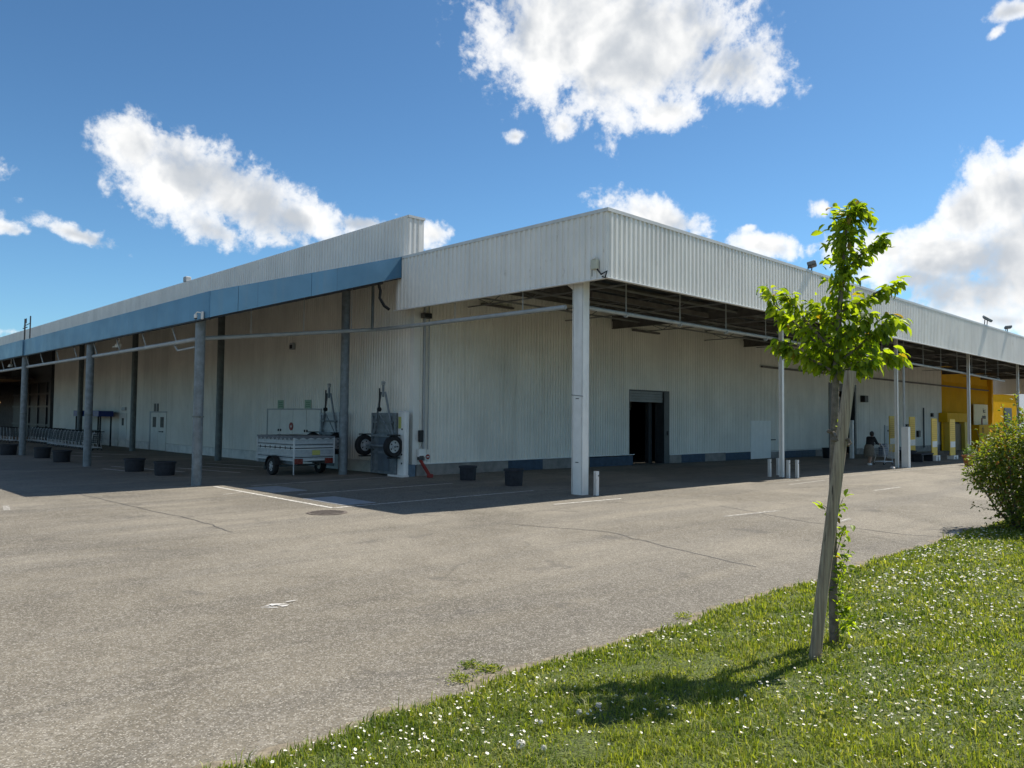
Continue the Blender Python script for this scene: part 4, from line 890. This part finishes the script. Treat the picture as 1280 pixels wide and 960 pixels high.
# ------------------------------------------------------------------ shopping carts
def make_cart(label, group, m_, red=False):
    t = thing('shopping_cart', label, 'shopping cart', (0, 0, 0), group)
    L, w0, w1, z0, z1 = .95, .27, .22, .42, .98
    mb = MB()
    def P(a, s, z):                                   # a along the cart, s -1..1 across
        k = (z-z0)/(z1-z0); xa = a*(L*(.80+.2*k)); return Vector((xa, s*(w0+(w1-w0)*a)*(.88+.12*k), z))
    for z in np.linspace(z0, z1, 6): mb.tube([P(0, -1, z), P(1, -1, z), P(1, 1, z), P(0, 1, z), P(0, -1, z)], .008, 4, False)
    for a in np.linspace(0, 1, 9):
        for s in (-1, 1): mb.tube([P(a, s, z0), P(a, s, z1)], .0055, 4, False)
    for s in np.linspace(-.8, .8, 5): mb.tube([P(1, s, z1), P(1, s, z0), P(0, s, z0), P(0, s, z1)], .0055, 4, False)
    mb.build('basket', m_, t)
    mb = MB()
    for s in (-1, 1): mb.tube([(-.18, s*.25, 1.03), (-.02, s*.26, .92), (.18, s*.25, .42), (.05, s*.26, .16), (.85, s*.2, .16), (.8, s*.2, .42)], .02, 6)
    mb.tube([(.05, -.26, .16), (.05, .26, .16)], .014, 6); mb.tube([(.85, -.2, .16), (.85, .2, .16)], .014, 6); mb.build('frame', mat('cart_steel', (.62, .64, .66), .35, .2), t)
    MB().tube([(-.18, -.26, 1.03), (-.18, .26, 1.03)], .022, 8).build('handle', M_red if red else M_black, t)
    for (x, y) in ((.05, -.26), (.05, .26), (.85, -.2), (.85, .2)):
        wv = MB().lathe([(.06, -.015), (.06, .015)], (x, y, .06), 12, 'Y').build('wheel', M_rubber, t); MB().box(x-.015, x+.015, y-.022, y+.022, .06, .16).build('fork', M_chrome, wv)
    KIDS[t] = [o for o in COL.objects if o.parent == t]
    for o in KIDS[t]: KIDS[o] = [q for q in COL.objects if q.parent == o]
    return t
M_wire = mat('cart_wire', (.10, .105, .11), .45, .4, var=.08)
proto = None
for (x, y, dy, n_, an, lab) in [(13.2, 45.8, .70, 12, 100, 'shopping cart in the nearer row before the blue shelter'), (13.6, 54.8, .75, 9, 100, 'shopping cart in the farther row left of the blue shelter'), (12.2, 60.0, .9, 4, 75, 'shopping cart loose near the entrance left of the rows')]:
    for k in range(n_):
        if proto is None: t = proto = make_cart(lab, 'shopping carts at the shelter', M_wire)
        else: t = copy_tree(proto)
        t['label'] = lab; t.location = (x, y+dy*k*1.0, zpark(x, y)); t.rotation_euler = (0, 0, R(an+rnd.uniform(-4, 4)))
sh = thing('cart_shelter', 'cart shelter with blue roof band on dark posts', 'shelter', (14.2, 50, 0))
y0 = atX(123, 515, 14.75).y; y1 = atX(92, 515, 14.75).y; zt_ = atX(120, 514, 14.75).z
MB().box(14.8, 15.6, y0, y1, zt_-.04, zt_+.02).box(14.75, 14.8, y0-.03, y1+.03, zt_-.32, zt_+.04).box(14.8, 15.6, y0-.03, y0+.03, zt_-.32, zt_-.041).build('roof', M_bluecov, sh)
for y in (y0+.1, (y0+y1)/2, y1-.1):
    for x in (14.9, 15.5): MB().box(x-.04, x+.04, y-.04, y+.04, 0, zt_-.05).build('post', M_black, sh)
MB().box(14.87, 14.93, y0+.15, y1-.15, .55, .6).box(14.87, 14.93, y0+.15, y1-.15, .95, 1.0).build('rail', M_dark, sh)

# ------------------------------------------------------------------ person pushing a cart
g = at(1087, 581.5)
hd = R(-12)
def person():
    t = thing('person', 'person in black top and long taupe skirt pushing a loaded cart', 'person', (g.x, g.y, g.z))
    J = dict(pelvis=(0, 0, .86), waist=(.03, 0, 1.0), chest=(.12, 0, 1.22), neck=(.18, 0, 1.38), head0=(.21, 0, 1.45),
             lsh=(.13, .17, 1.32), lel=(.27, .22, 1.08), lwr=(.48, .2, 1.03), rsh=(.13, -.17, 1.32), rel=(.27, -.22, 1.08), rwr=(.48, -.2, 1.03),
             lhip=(0, .09, .82), lkn=(.12, .1, .46), lan=(.10, .1, .09), ltoe=(.27, .1, .035), rhip=(0, -.09, .82), rkn=(.0, -.1, .46), ran=(-.16, -.1, .10), rtoe=(-.01, -.1, .035))
    rad = dict(pelvis=.15, waist=.135, chest=.15, neck=.055, head0=.055, lsh=.07, lel=.045, lwr=.032, rsh=.07, rel=.045, rwr=.032, lhip=.09, lkn=.062, lan=.042, ltoe=.04, rhip=.09, rkn=.062, ran=.042, rtoe=.04)
    E_ = [('pelvis', 'waist'), ('waist', 'chest'), ('chest', 'neck'), ('neck', 'head0'), ('chest', 'lsh'), ('lsh', 'lel'), ('lel', 'lwr'), ('chest', 'rsh'), ('rsh', 'rel'), ('rel', 'rwr'),
          ('pelvis', 'lhip'), ('lhip', 'lkn'), ('lkn', 'lan'), ('lan', 'ltoe'), ('pelvis', 'rhip'), ('rhip', 'rkn'), ('rkn', 'ran'), ('ran', 'rtoe')]
    def skin(name, keys, edges, m, root, scale=1., fr=None):
        me = bpy.data.meshes.new(name); idx = {k: i for i, k in enumerate(keys)}
        me.from_pydata([J[k] for k in keys], [(idx[a], idx[b]) for a, b in edges], []); o = bpy.data.objects.new(name, me); COL.objects.link(o)
        sk = o.modifiers.new('skin', 'SKIN'); sk.use_smooth_shade = True
        for k in keys:
            v = me.skin_vertices[0].data[idx[k]]; v.radius = (rad[k]*scale, rad[k]*scale); v.use_root = (k == root)
        o.modifiers.new('sub', 'SUBSURF').levels = 1; o.modifiers['sub'].render_levels = 2
        dg = bpy.context.evaluated_depsgraph_get(); me2 = bpy.data.meshes.new_from_object(o.evaluated_get(dg)); bpy.data.objects.remove(o)
        me2.name = name; me2.materials.clear(); me2.materials.append(m); o2 = bpy.data.objects.new(name, me2); COL.objects.link(o2); o2.parent = t; return o2
    body = skin('body', list(J), E_, M_skin, 'pelvis')
    bm_top = skin('top', ['pelvis', 'waist', 'chest', 'neck', 'lsh', 'lel', 'lwr', 'rsh', 'rel', 'rwr'], [e for e in E_ if all(k in ('pelvis', 'waist', 'chest', 'neck', 'lsh', 'lel', 'lwr', 'rsh', 'rel', 'rwr') for k in e)], M_cloth_b, 'pelvis', 1.5)
    prof = [(.17, 1.02), (.215, .92), (.245, .76), (.255, .6), (.25, .44), (.23, .44), (.2, .6)]
    mb = MB(); n_ = 22; vs = []
    for (r, z) in prof:
        for k in range(n_):
            a = 2*math.pi*k/n_; rr = r*(1+.07*math.sin(a*7)*(1-(z-.3)/.7)); vs.append((rr*math.cos(a)*1.05-.02, rr*math.sin(a)*.95, z))
    mb.add(vs, [(i*n_+k, i*n_+(k+1) % n_, (i+1)*n_+(k+1) % n_, (i+1)*n_+k) for i in range(len(prof)-1) for k in range(n_)]); mb.build('skirt', M_cloth_s, t, True, True)
    hc = Vector((.24, 0, 1.53)); mb = MB(); prof = [(.001, -.125), (.05, -.115), (.075, -.07), (.085, 0), (.083, .05), (.06, .095), (.001, .115)]
    mb.lathe(prof, hc, 16); mb.lathe([(.012, -.03), (.016, -.01), (.008, .02)], hc+Vector((.088, 0, -.01)), 8); mb.lathe([(.018, -.03), (.02, .02)], hc+Vector((0, .085, -.01)), 8); mb.lathe([(.018, -.03), (.02, .02)], hc+Vector((0, -.085, -.01)), 8)
    hd_ = mb.build('head', M_skin, t, True, True)
    mb = MB(); mb.lathe([(.075, -.10), (.10, -.03), (.103, .03), (.085, .09), (.03, .135), (.001, .14)], hc+Vector((-.028, 0, 0)), 16); mb.lathe([(.001, -.05), (.04, -.03), (.05, 0), (.035, .04), (.001, .05)], hc+Vector((-.1, 0, .06)), 12); mb.build('hair', M_hair, t, True, True)
    mb = MB()
    for s in (-1, 1):
        mb.lathe([(.001, -.006), (.011, -.003), (.011, .003), (.001, .006)], hc+Vector((.079, s*.032, .012)), 8, 'X')
    mb.box(.318, .326, -.022, .022, 1.467, 1.475); mb.build('face_features', M_hair, t, False, True)
    for s, (ax, tx) in ((1, (.10, .27)), (-1, (-.16, -.01))):
        zb = 0. if s > 0 else .0
        mb = MB(); mb.tube([(ax-.05, s*.1, .055), (ax+.06, s*.1, .055), (tx+.02, s*.1, .04)], [.052, .054, .04], 10); mb.build('shoe', M_shoe, t, True, True)
    for s in (1, -1):                                  # hands curled over the cart handle
        mb = MB(); b = Vector((.49, s*.2, 1.03)); mb.tube([b+Vector((-.03, 0, .0)), b+Vector((.05, 0, .012))], [.028, .034], 8)
        for k in range(4):
            y = (k-1.5)*.018; L = (.055, .065, .06, .045)[k]; f0 = b+Vector((.05, y, .02)); mb.tube([f0, f0+Vector((L*.5, 0, .0)), f0+Vector((L*.62, 0, -.03)), f0+Vector((L*.3, 0, -.05))], [.010, .009, .008, .007], 6)
        f0 = b+Vector((.02, -s*.03, 0)); mb.tube([f0, f0+Vector((.03, -s*.02, -.015)), f0+Vector((.055, -s*.012, -.035))], [.011, .010, .008], 6); mb.build('hand', M_skin, t, True, True)
    t.rotation_euler = (0, 0, hd); return t
per = person()
cart = copy_tree(proto); cart['label'] = 'shopping cart loaded with bags pushed by the person'; del cart['group']
for ch in cart.children:
    if ch.name.startswith('basket'): ch.data = ch.data.copy(); ch.data.materials[0] = M_chrome
cart.location = (g.x+math.cos(hd)*.74, g.y+math.sin(hd)*.74, g.z); cart.rotation_euler = (0, 0, hd)
c0_ = Vector((g.x+math.cos(hd)*1.12, g.y+math.sin(hd)*1.12, g.z+.46))
bg_ = thing('shopping_bag', 'blue grey bag standing in the pushed cart', 'bag', c0_)
mb = MB(); mb.prism([(-.2, -.13, 0), (.2, -.13, 0), (.2, .13, 0), (-.2, .13, 0)], (0.02, 0, .42)); mb.lathe([(.1, .40), (.17, .46), (.09, .56), (.02, .58)], (.02, 0, 0), 9); mb.build('sack', M_bag, bg_, True, True)
MB().tube([(-.1, -.14, .4), (-.08, -.15, .58), (.1, -.15, .58), (.12, -.14, .4)], .01, 5).build('strap', M_black, bg_, False, True); bg_.rotation_euler = (0, 0, hd)
p = at(1067, 573); tag(MB().bbox(p.x-.1, p.x+.12, p.y, p.y+.2, p.z-.02, p.z+2.25, .02).build('door_guard_post', M_white), 'tall white guard post right of the far loading door', 'post')
p = at(1115.5, 586.5); mb = MB(); mb.lathe([(.001, 0), (.1, .01), (.12, .06), (.07, .12), (.001, .13)], p, 9); tag(mb.build('plastic_litter', M_paint_litter, None, True), 'small pale crumpled litter beside the guarded column', 'litter')

# ------------------------------------------------------------------ foliage helper
def leaves(name, m, pos, dirs, size, parent=None, width=.52, fold=.22, droop=.25, kind=None):
    """many folded leaves in one mesh: pos (n,3), dirs (n,3) along the leaf, size (n)"""
    n = len(pos); pos = np.asarray(pos, float); d = np.asarray(dirs, float); d /= np.linalg.norm(d, axis=1)[:, None]; size = np.asarray(size, float)[:, None]
    up = np.tile([0, 0, 1.], (n, 1)) + rng.normal(0, .55, (n, 3)); sd_ = np.cross(d, up); sd_ /= np.linalg.norm(sd_, axis=1)[:, None]; nn_ = np.cross(sd_, d)
    def pt(a, s, h): return pos + d*size*a + sd_*size*width*s + nn_*size*h
    V = np.stack([pt(0, 0, 0), pt(.34, 0, -.02), pt(.7, 0, -droop*.35), pt(1, 0, -droop), pt(.22, .34, fold*.5), pt(.55, .48, fold*.6-droop*.2), pt(.82, .27, fold*.3-droop*.5),
                  pt(.22, -.34, fold*.5), pt(.55, -.48, fold*.6-droop*.2), pt(.82, -.27, fold*.3-droop*.5)], 1).reshape(-1, 3)
    F = np.array([(0, 1, 5, 4), (1, 2, 6, 5), (0, 7, 8, 1), (1, 8, 9, 2)]); T_ = np.array([(2, 3, 6), (2, 9, 3)])
    off = parent and WL.get(parent, Vector((0, 0, 0))) or Vector((0, 0, 0)); V -= np.array(off)
    me = bpy.data.meshes.new(name); base = np.arange(n)[:, None, None]*10
    q = (F[None]+base).reshape(n, -1); t = (T_[None]+base).reshape(n, -1); loops = np.concatenate([q, t], 1).ravel()
    tot = np.tile([4, 4, 4, 4, 3, 3], n); st = np.concatenate([[0], np.cumsum(tot)[:-1]])
    me.vertices.add(len(V)); me.vertices.foreach_set('co', V.ravel()); me.loops.add(len(loops)); me.loops.foreach_set('vertex_index', loops.astype(np.int32))
    me.polygons.add(len(tot)); me.polygons.foreach_set('loop_start', st.astype(np.int32)); me.polygons.foreach_set('loop_total', tot.astype(np.int32))
    me.polygons.foreach_set('use_smooth', [True]*len(tot)); me.update(calc_edges=True); me.validate()
    me.materials.append(m); o = bpy.data.objects.new(name, me); COL.objects.link(o)
    if parent is not None: o.parent = parent
    if kind: o['kind'] = kind
    return o

# ------------------------------------------------------------------ the young cherry tree and its stake
TB = at(1044, 806)
TR = thing('young_tree', 'young cherry tree with upright leafy crown tied to a leaning stake', 'tree', TB)
view = Vector((TB.x, TB.y, 0)).normalized()
def TP(px, py, d=0.): return atP(px, py, TB) + view*d
mb = MB(); tp = [(1043.5, 812), (1042, 780), (1041, 720), (1041, 640), (1042, 560), (1044.5, 480), (1046, 430), (1050, 380), (1054, 330), (1058, 290), (1064, 258)]
tr_ = [.045, .038, .036, .034, .032, .030, .028, .022, .016, .011, .006]
mb.tube([TP(x, y) for x, y in tp], tr_, 12); trunk = mb.build('trunk', M_bark, TR, True)
BR = [([(1046, 440), (1048, 400), (1051, 355), (1055, 310), (1058, 285), (1063, 262)], 0, 320, .17), ([(1058, 275), (1072, 258), (1088, 268)], .02, 45, .07),
      ([(1053, 345), (1070, 325), (1090, 308), (1108, 300)], -.12, 70, .06), ([(1050, 390), (1075, 378), (1100, 362), (1124, 352)], .1, 75, .07),
      ([(1047, 455), (1075, 432), (1100, 408), (1122, 402)], -.1, 110, .09), ([(1047, 462), (1080, 450), (1105, 440), (1126, 446)], .15, 90, .08), ([(1046, 468), (1070, 458), (1090, 452)], -.2, 70, .09),
      ([(1045, 452), (1020, 428), (990, 400), (968, 380), (958, 357)], .1, 110, .075), ([(1045, 440), (1015, 412), (995, 385), (984, 372)], -.15, 70, .075),
      ([(1045, 466), (1015, 450), (990, 438), (972, 424)], -.05, 110, .08), ([(1047, 410), (1030, 392), (1018, 376)], .15, 60, .08), ([(1048, 425), (1065, 410), (1085, 395)], -.2, 70, .1), ([(1046, 455), (1035, 440), (1015, 432)], .25, 70, .1)]
lp, ld, ls = [], [], []; mb = MB()
for pts, dep, nl, spread in BR:
    P3 = [TP(x, y, dep*i/(len(pts)-1)) for i, (x, y) in enumerate(pts)]
    mb.tube(P3, [.014-.010*i/(len(P3)-1) for i in range(len(P3))], 6)
    for k in range(int(nl*1.6)):
        s = rnd.random()**.85*(len(P3)-1); i = min(int(s), len(P3)-2); q = P3[i].lerp(P3[i+1], s-i)
        o = Vector((rnd.gauss(0, 1), rnd.gauss(0, 1), rnd.gauss(-.15, .8))).normalized()*min(abs(rnd.gauss(0, spread*.62)), spread*1.1)
        dr = o.normalized()*.7 + Vector((rnd.gauss(0, .35), rnd.gauss(0, .35), -.75+rnd.gauss(0, .3))) + (P3[i+1]-P3[i]).normalized()*.5
        lp.append(q+o); ld.append(dr); ls.append(rnd.choice((rnd.uniform(.045, .08), rnd.uniform(.075, .125), rnd.uniform(.075, .11))))
mb.build('branch', M_bark, TR, True)
leaves('crown', M_leaf, lp, ld, ls, TR)
lp, ld, ls = [], [], []; mb = MB()
for (x0, y0, x1, y1, nl) in [(1044, 800, 1056, 740, 26), (1044, 740, 1058, 690, 30), (1043, 700, 1056, 655, 18), (1043, 650, 1054, 622, 8), (1041, 640, 1028, 630, 5), (1043, 560, 1046, 530, 2), (1045, 790, 1064, 770, 14)]:
    a = TP(x0, y0, -.02); b = TP(x1, y1, -.04); MB().tube([a, b], [.005, .002], 5).build('sucker_shoot', M_bark, TR)
    for k in range(int(nl*1.7)):
        q = a.lerp(b, rnd.random()**.7)+Vector((rnd.gauss(0, .025), rnd.gauss(0, .025), rnd.gauss(0, .03))); lp.append(q); ld.append(Vector((rnd.gauss(0, .6), rnd.gauss(0, .6), rnd.gauss(-.1, .5)))+(b-a).normalized()*.4); ls.append(rnd.uniform(.045, .095))
leaves('sucker_leaves', M_leaf, lp, ld, ls, TR)
SB = at(1018, 828); 
def SP(px, py, d=0.): return atP(px, py, SB)+view*d
st_ = thing('tree_stake', 'weathered round wooden stake leaning against the young tree', 'stake', SB)
pts = [(1017.5, 834), (1027, 745), (1038, 660), (1048, 580), (1056, 520), (1063.5, 463)]
mb = MB(); mb.tube([SP(x, y, .10*i/5) for i, (x, y) in enumerate(pts)], [.047, .047, .046, .046, .045, .044], 16); mb.build('pole', M_wood, st_, True)
a = SP(1050, 551, .1); b = TP(1042, 545); t = thing('tree_tie', 'frayed strap tying the trunk to the stake', 'tie', a)
mb = MB(); ax = (SP(1056, 520)-SP(1048, 580)).normalized()
def ring(c, r, n=16, off=0.): 
    e1 = ax.orthogonal().normalized(); e2 = ax.cross(e1); return [c+(e1*math.cos(2*math.pi*k/n)+e2*math.sin(2*math.pi*k/n))*r for k in range(n+1)]
mb.tube(ring(a, .056), .017, 6); mb.tube(ring(TP(1042, 540), .042), .017, 6); mb.tube([TP(1042, 540, -.045), SP(1046, 546, .045), SP(1055, 551, .05)], .011, 6); mb.tube([SP(1056, 551, .05), SP(1061, 549, .03), SP(1063, 554, .02), SP(1060, 557, .0)], .012, 6); mb.build('strap', M_tie, t, True)

# ------------------------------------------------------------------ bush at the right edge
BB = at(1272, 662)
bu = thing('bush', 'broad small leaved bush spilling over the right edge of the lawn', 'bush', BB)
bv = Vector((BB.x, BB.y, 0)).normalized()
def BP(px, py, d=0.): return atP(px, py, BB)+bv*d
CL = [(1232, 590, 20), (1222, 599, 12), (1240, 572, 20), (1260, 558, 24), (1282, 548, 26), (1262, 592, 32), (1290, 582, 40), (1320, 572, 46), (1345, 605, 55), (1268, 620, 20), (1288, 622, 32), (1310, 640, 40), (1340, 650, 45), (1282, 648, 14), (1310, 540, 26), (1340, 545, 35), (1246, 606, 14), (1380, 570, 50), (1390, 620, 55), (1250, 578, 20)]
lp, ld, ls = [], [], []; mb = MB(); root = Vector(BB)
pxm = (BB-CAM).length/FPX
for (x, y, r) in CL:
    dz = rnd.uniform(-.5, .5); c = BP(x, y, dz); rr = r*pxm
    mid = root.lerp(c, .5)+Vector((0, 0, -.1)); mb.tube([root+Vector((rnd.gauss(0, .08), rnd.gauss(0, .08), -.05)), mid, c], [.03, .018, .006], 6)
    for k in range(int(40+ r*r*.95)):
        o = Vector((rnd.gauss(0, 1), rnd.gauss(0, 1), rnd.gauss(0, 1))).normalized()*rr*(rnd.random()**.42)*1.12
        lp.append(c+o); ld.append(o.normalized()+Vector((rnd.gauss(0, .5), rnd.gauss(0, .5), rnd.gauss(.2, .5)))); ls.append(rnd.uniform(.045, .085))
for (x0, y0, x1, y1, nl) in [(1262, 545, 1252, 505, 26), (1275, 530, 1268, 492, 26), (1235, 585, 1214, 560, 18), (1236, 580, 1221, 535, 12), (1230, 596, 1209, 592, 26), (1262, 640, 1216, 630, 34), (1265, 652, 1232, 655, 26), (1262, 640, 1236, 646, 22), (1250, 612, 1226, 606, 20), (1258, 655, 1218, 660, 12)]:
    a = BP(x0, y0, -.2); b = BP(x1, y1, -.35); mb.tube([a, b], [.008, .003], 5)
    for k in range(nl): q = a.lerp(b, rnd.random())+Vector((rnd.gauss(0, .035), rnd.gauss(0, .035), rnd.gauss(0, .035))); lp.append(q); ld.append((b-a).normalized()*.6+Vector((rnd.gauss(0, .6), rnd.gauss(0, .6), rnd.gauss(.1, .5)))); ls.append(rnd.uniform(.04, .075))
mb.build('branch', M_bark, bu, True); leaves('foliage', M_bushleaf, lp, ld, ls, bu, width=.6)
# pot plant
pc = WL[fp]+Vector((0, 0, .55)); lp = [pc+Vector((rnd.gauss(0, .12), rnd.gauss(0, .12), abs(rnd.gauss(.12, .16)))) for k in range(150)]
leaves('foliage', M_pot, lp, [Vector((rnd.gauss(0, .6), rnd.gauss(0, .6), .5)) for _ in lp], [rnd.uniform(.06, .12) for _ in lp], fp)
# weeds on the asphalt by the lawn
for (px, py, r, n_, lab) in [(577, 850, .10, 60, 'low yellowish weed tuft on asphalt, nearest the viewer'), (588, 833, .07, 50, 'small dark weed tuft on the asphalt by the lawn'), (610, 838, .09, 70, 'pale flowering weed tuft at the lawn edge'), (856, 772, .09, 40, 'thin weed tuft on the asphalt edge below the tree')]:
    p = at(px, py); t = thing('weed', lab, 'weed', (p.x, p.y, zg(p.x, p.y)))
    lp = [p+Vector((rnd.gauss(0, r*.6), rnd.gauss(0, r*.6), rnd.uniform(.0, .03))) for _ in range(n_*3)]; leaves('leaves', M_blade, lp, [Vector((rnd.gauss(0, 1), rnd.gauss(0, 1), .7)) for _ in lp], [rnd.uniform(.014, .038) for _ in lp], t, width=.4)

# ------------------------------------------------------------------ grass, daisies, dandelion clocks
def scatter(n, falloff):
    """points on the lawn, denser near the camera in the part the photo shows"""
    pts = []
    A = rng.uniform(0, 1, (n*4, 3))
    y = 4.46-A[:, 0]**1.0*7.5; x = -1.5+A[:, 1]*27
    d = np.hypot(x, y); ang = np.degrees(np.arctan2(y, x))
    vis = (ang < 75) & (ang > 5)
    pr = np.where(vis, 1., .16)/np.maximum(1., (d/3.2)**falloff)
    e = 4.40 + .05*np.sin(x*1.7)+.035*np.sin(x*4.3+1)+.02*np.sin(x*11.)
    k = (A[:, 2] < pr) & (y < e + rng.normal(0, .03, n*4)-.01)
    return x[k], y[k]
def zgv(x, y):
    s = np.maximum(0, x-18); z = -.008*s*s/(s+5); t = np.clip((4.5-y)/4.5, 0, 1); return z+.33*t*t*(3-2*t)
def blades(n, name):
    x, y = scatter(n, 1.25); m = len(x); z = zgv(x, y)
    clump = np.clip(.45+.35*np.sin(x*2.3+np.sin(y*3.1)*1.5)*np.sin(y*2.7+x*.8)+.35*np.sin(x*9.1+np.sin(y*7.)*2)*np.sin(y*8.3+x*3.1), 0, 1)
    d = np.hypot(x, y)
    hgt = (rng.gamma(4, .0085, m)+.010)*(.78+.75*clump**1.5); wid = rng.uniform(.0022, .0045, m)*np.maximum(1, d/5.)
    az = rng.uniform(0, 2*np.pi, m); lean = rng.uniform(.1, .95, m); az2 = az+rng.uniform(-.8, .8, m)
    c, s = np.cos(az), np.sin(az); side = np.stack([-s, c, 0*s], 1)*wid[:, None]
    b = np.stack([x, y, z+.004], 1); dirh = np.stack([np.cos(az2), np.sin(az2), 0*c], 1)
    mid = b + dirh*(hgt*lean*.35)[:, None]; mid[:, 2] += hgt*.62
    tip = b + dirh*(hgt*lean)[:, None]; tip[:, 2] += hgt*(1-.35*lean)
    V = np.stack([b-side, b+side, mid+side*.8, mid-side*.8, tip], 1).reshape(-1, 3); base = np.arange(m)[:, None]*5
    q = base+np.array([0, 1, 2, 3]); t = base+np.array([3, 2, 4]); loops = np.concatenate([q, t], 1).ravel(); tot = np.tile([4, 3], m); st = np.concatenate([[0], np.cumsum(tot)[:-1]])
    me = bpy.data.meshes.new(name); me.vertices.add(len(V)); me.vertices.foreach_set('co', V.ravel()); me.loops.add(len(loops)); me.loops.foreach_set('vertex_index', loops.astype(np.int32))
    me.polygons.add(len(tot)); me.polygons.foreach_set('loop_start', st.astype(np.int32)); me.polygons.foreach_set('loop_total', tot.astype(np.int32)); me.update(calc_edges=True)
    me.materials.append(M_blade); o = bpy.data.objects.new(name, me); COL.objects.link(o); return o
tag(blades(900000, 'grass'), 'short uneven green lawn grass with straw coloured blades', 'grass', kind='stuff')
# clover and weed leaves between the blades
x, y = scatter(26000, 1.0); z = zgv(x, y); k = np.sin(x*1.9+1)*np.sin(y*2.6+x)+rng.normal(0, .5, len(x)) > .15; x, y, z = x[k], y[k], z[k]; n_ = len(x)
tag(leaves('clover', M_blade, np.stack([x, y, z+rng.uniform(.015, .05, n_)], 1), np.stack([rng.normal(0, 1, n_), rng.normal(0, 1, n_), rng.uniform(.0, .6, n_)], 1), rng.uniform(.014, .045, n_), None, .7, .15, .1), 'low broad clover leaves among the grass', 'clover', kind='stuff')
x, y = scatter(10500, .12); k = (np.sin(x*1.3+.6)*np.sin(y*2.1+x*.7)+rng.normal(0, .55, len(x)) > .1) & (y < 4.34); x, y = x[k], y[k]; z = zgv(x, y)
mbp, mbc = MB(), MB()
for xx, yy, zz in zip(x, y, z):
    h_ = rnd.uniform(.035, .08); r = rnd.uniform(.0055, .0105)*max(1, min(1.5, math.hypot(xx, yy)/7)); nv = Vector((rnd.gauss(0.15, .35), rnd.gauss(0, .35), 1)).normalized(); c = Vector((xx, yy, zz+h_)); e1 = nv.orthogonal().normalized(); e2 = nv.cross(e1)
    ring_ = [c+(e1*math.cos(a)+e2*math.sin(a))*r*(1+.18*(i % 2))+nv*.002 for i, a in enumerate(np.linspace(0, 2*math.pi, 10, endpoint=False))]
    mbp.add([c-nv*.002]+ring_, [(0, i+1, (i+1) % 10+1) for i in range(10)]); r2 = r*.36
    mbc.add([c+nv*.005]+[c+nv*.0025+(e1*math.cos(a)+e2*math.sin(a))*r2 for a in np.linspace(0, 2*math.pi, 6, endpoint=False)], [(0, i+1, (i+1) % 6+1) for i in range(6)])
ds = tag(mbp.build('daisies', M_petal), 'small white daisies scattered all over the lawn', 'daisies', kind='stuff')
mbc.build('flower_centre', M_pollen, ds)['kind'] = 'stuff'
M_clock = mat('dandelion_clock', (.62, .60, .54), .9, var=.1)
for (px, py, r, lab) in [(651, 931, .030, 'pale dandelion clock nearest the bottom edge'), (748, 882, .022, 'pale dandelion clock left of the tree shadow'), (724, 890, .020, 'smaller dandelion clock beside the larger one'), (676, 903, .016, 'small dandelion clock at left of the shaded grass'), (1062, 808, .018, 'dandelion clock at the right of the trunk foot'), (680, 935, .018, 'dandelion clock just right of the nearest one')]:
    p = at(px, py, .06); t = thing('dandelion_clock', lab, 'dandelion', (p.x, p.y, zg(p.x, p.y)))
    m_ = MB()
    for k in range(170):
        dv_ = Vector((rnd.gauss(0, 1), rnd.gauss(0, 1), rnd.gauss(.2, 1))).normalized(); e1 = dv_.orthogonal().normalized()*r*.16; e2 = dv_.cross(e1); c = p+dv_*r*rnd.uniform(.8, 1.05)
        m_.quad(c-e1, c-e2, c+e1, c+e2)
    m_.build('seed_head', M_clock, t); MB().tube([(p.x, p.y, zg(p.x, p.y)), (p.x, p.y, p.z)], .003, 5).build('stem', mat('green_stem', (.08, .13, .03)), t)
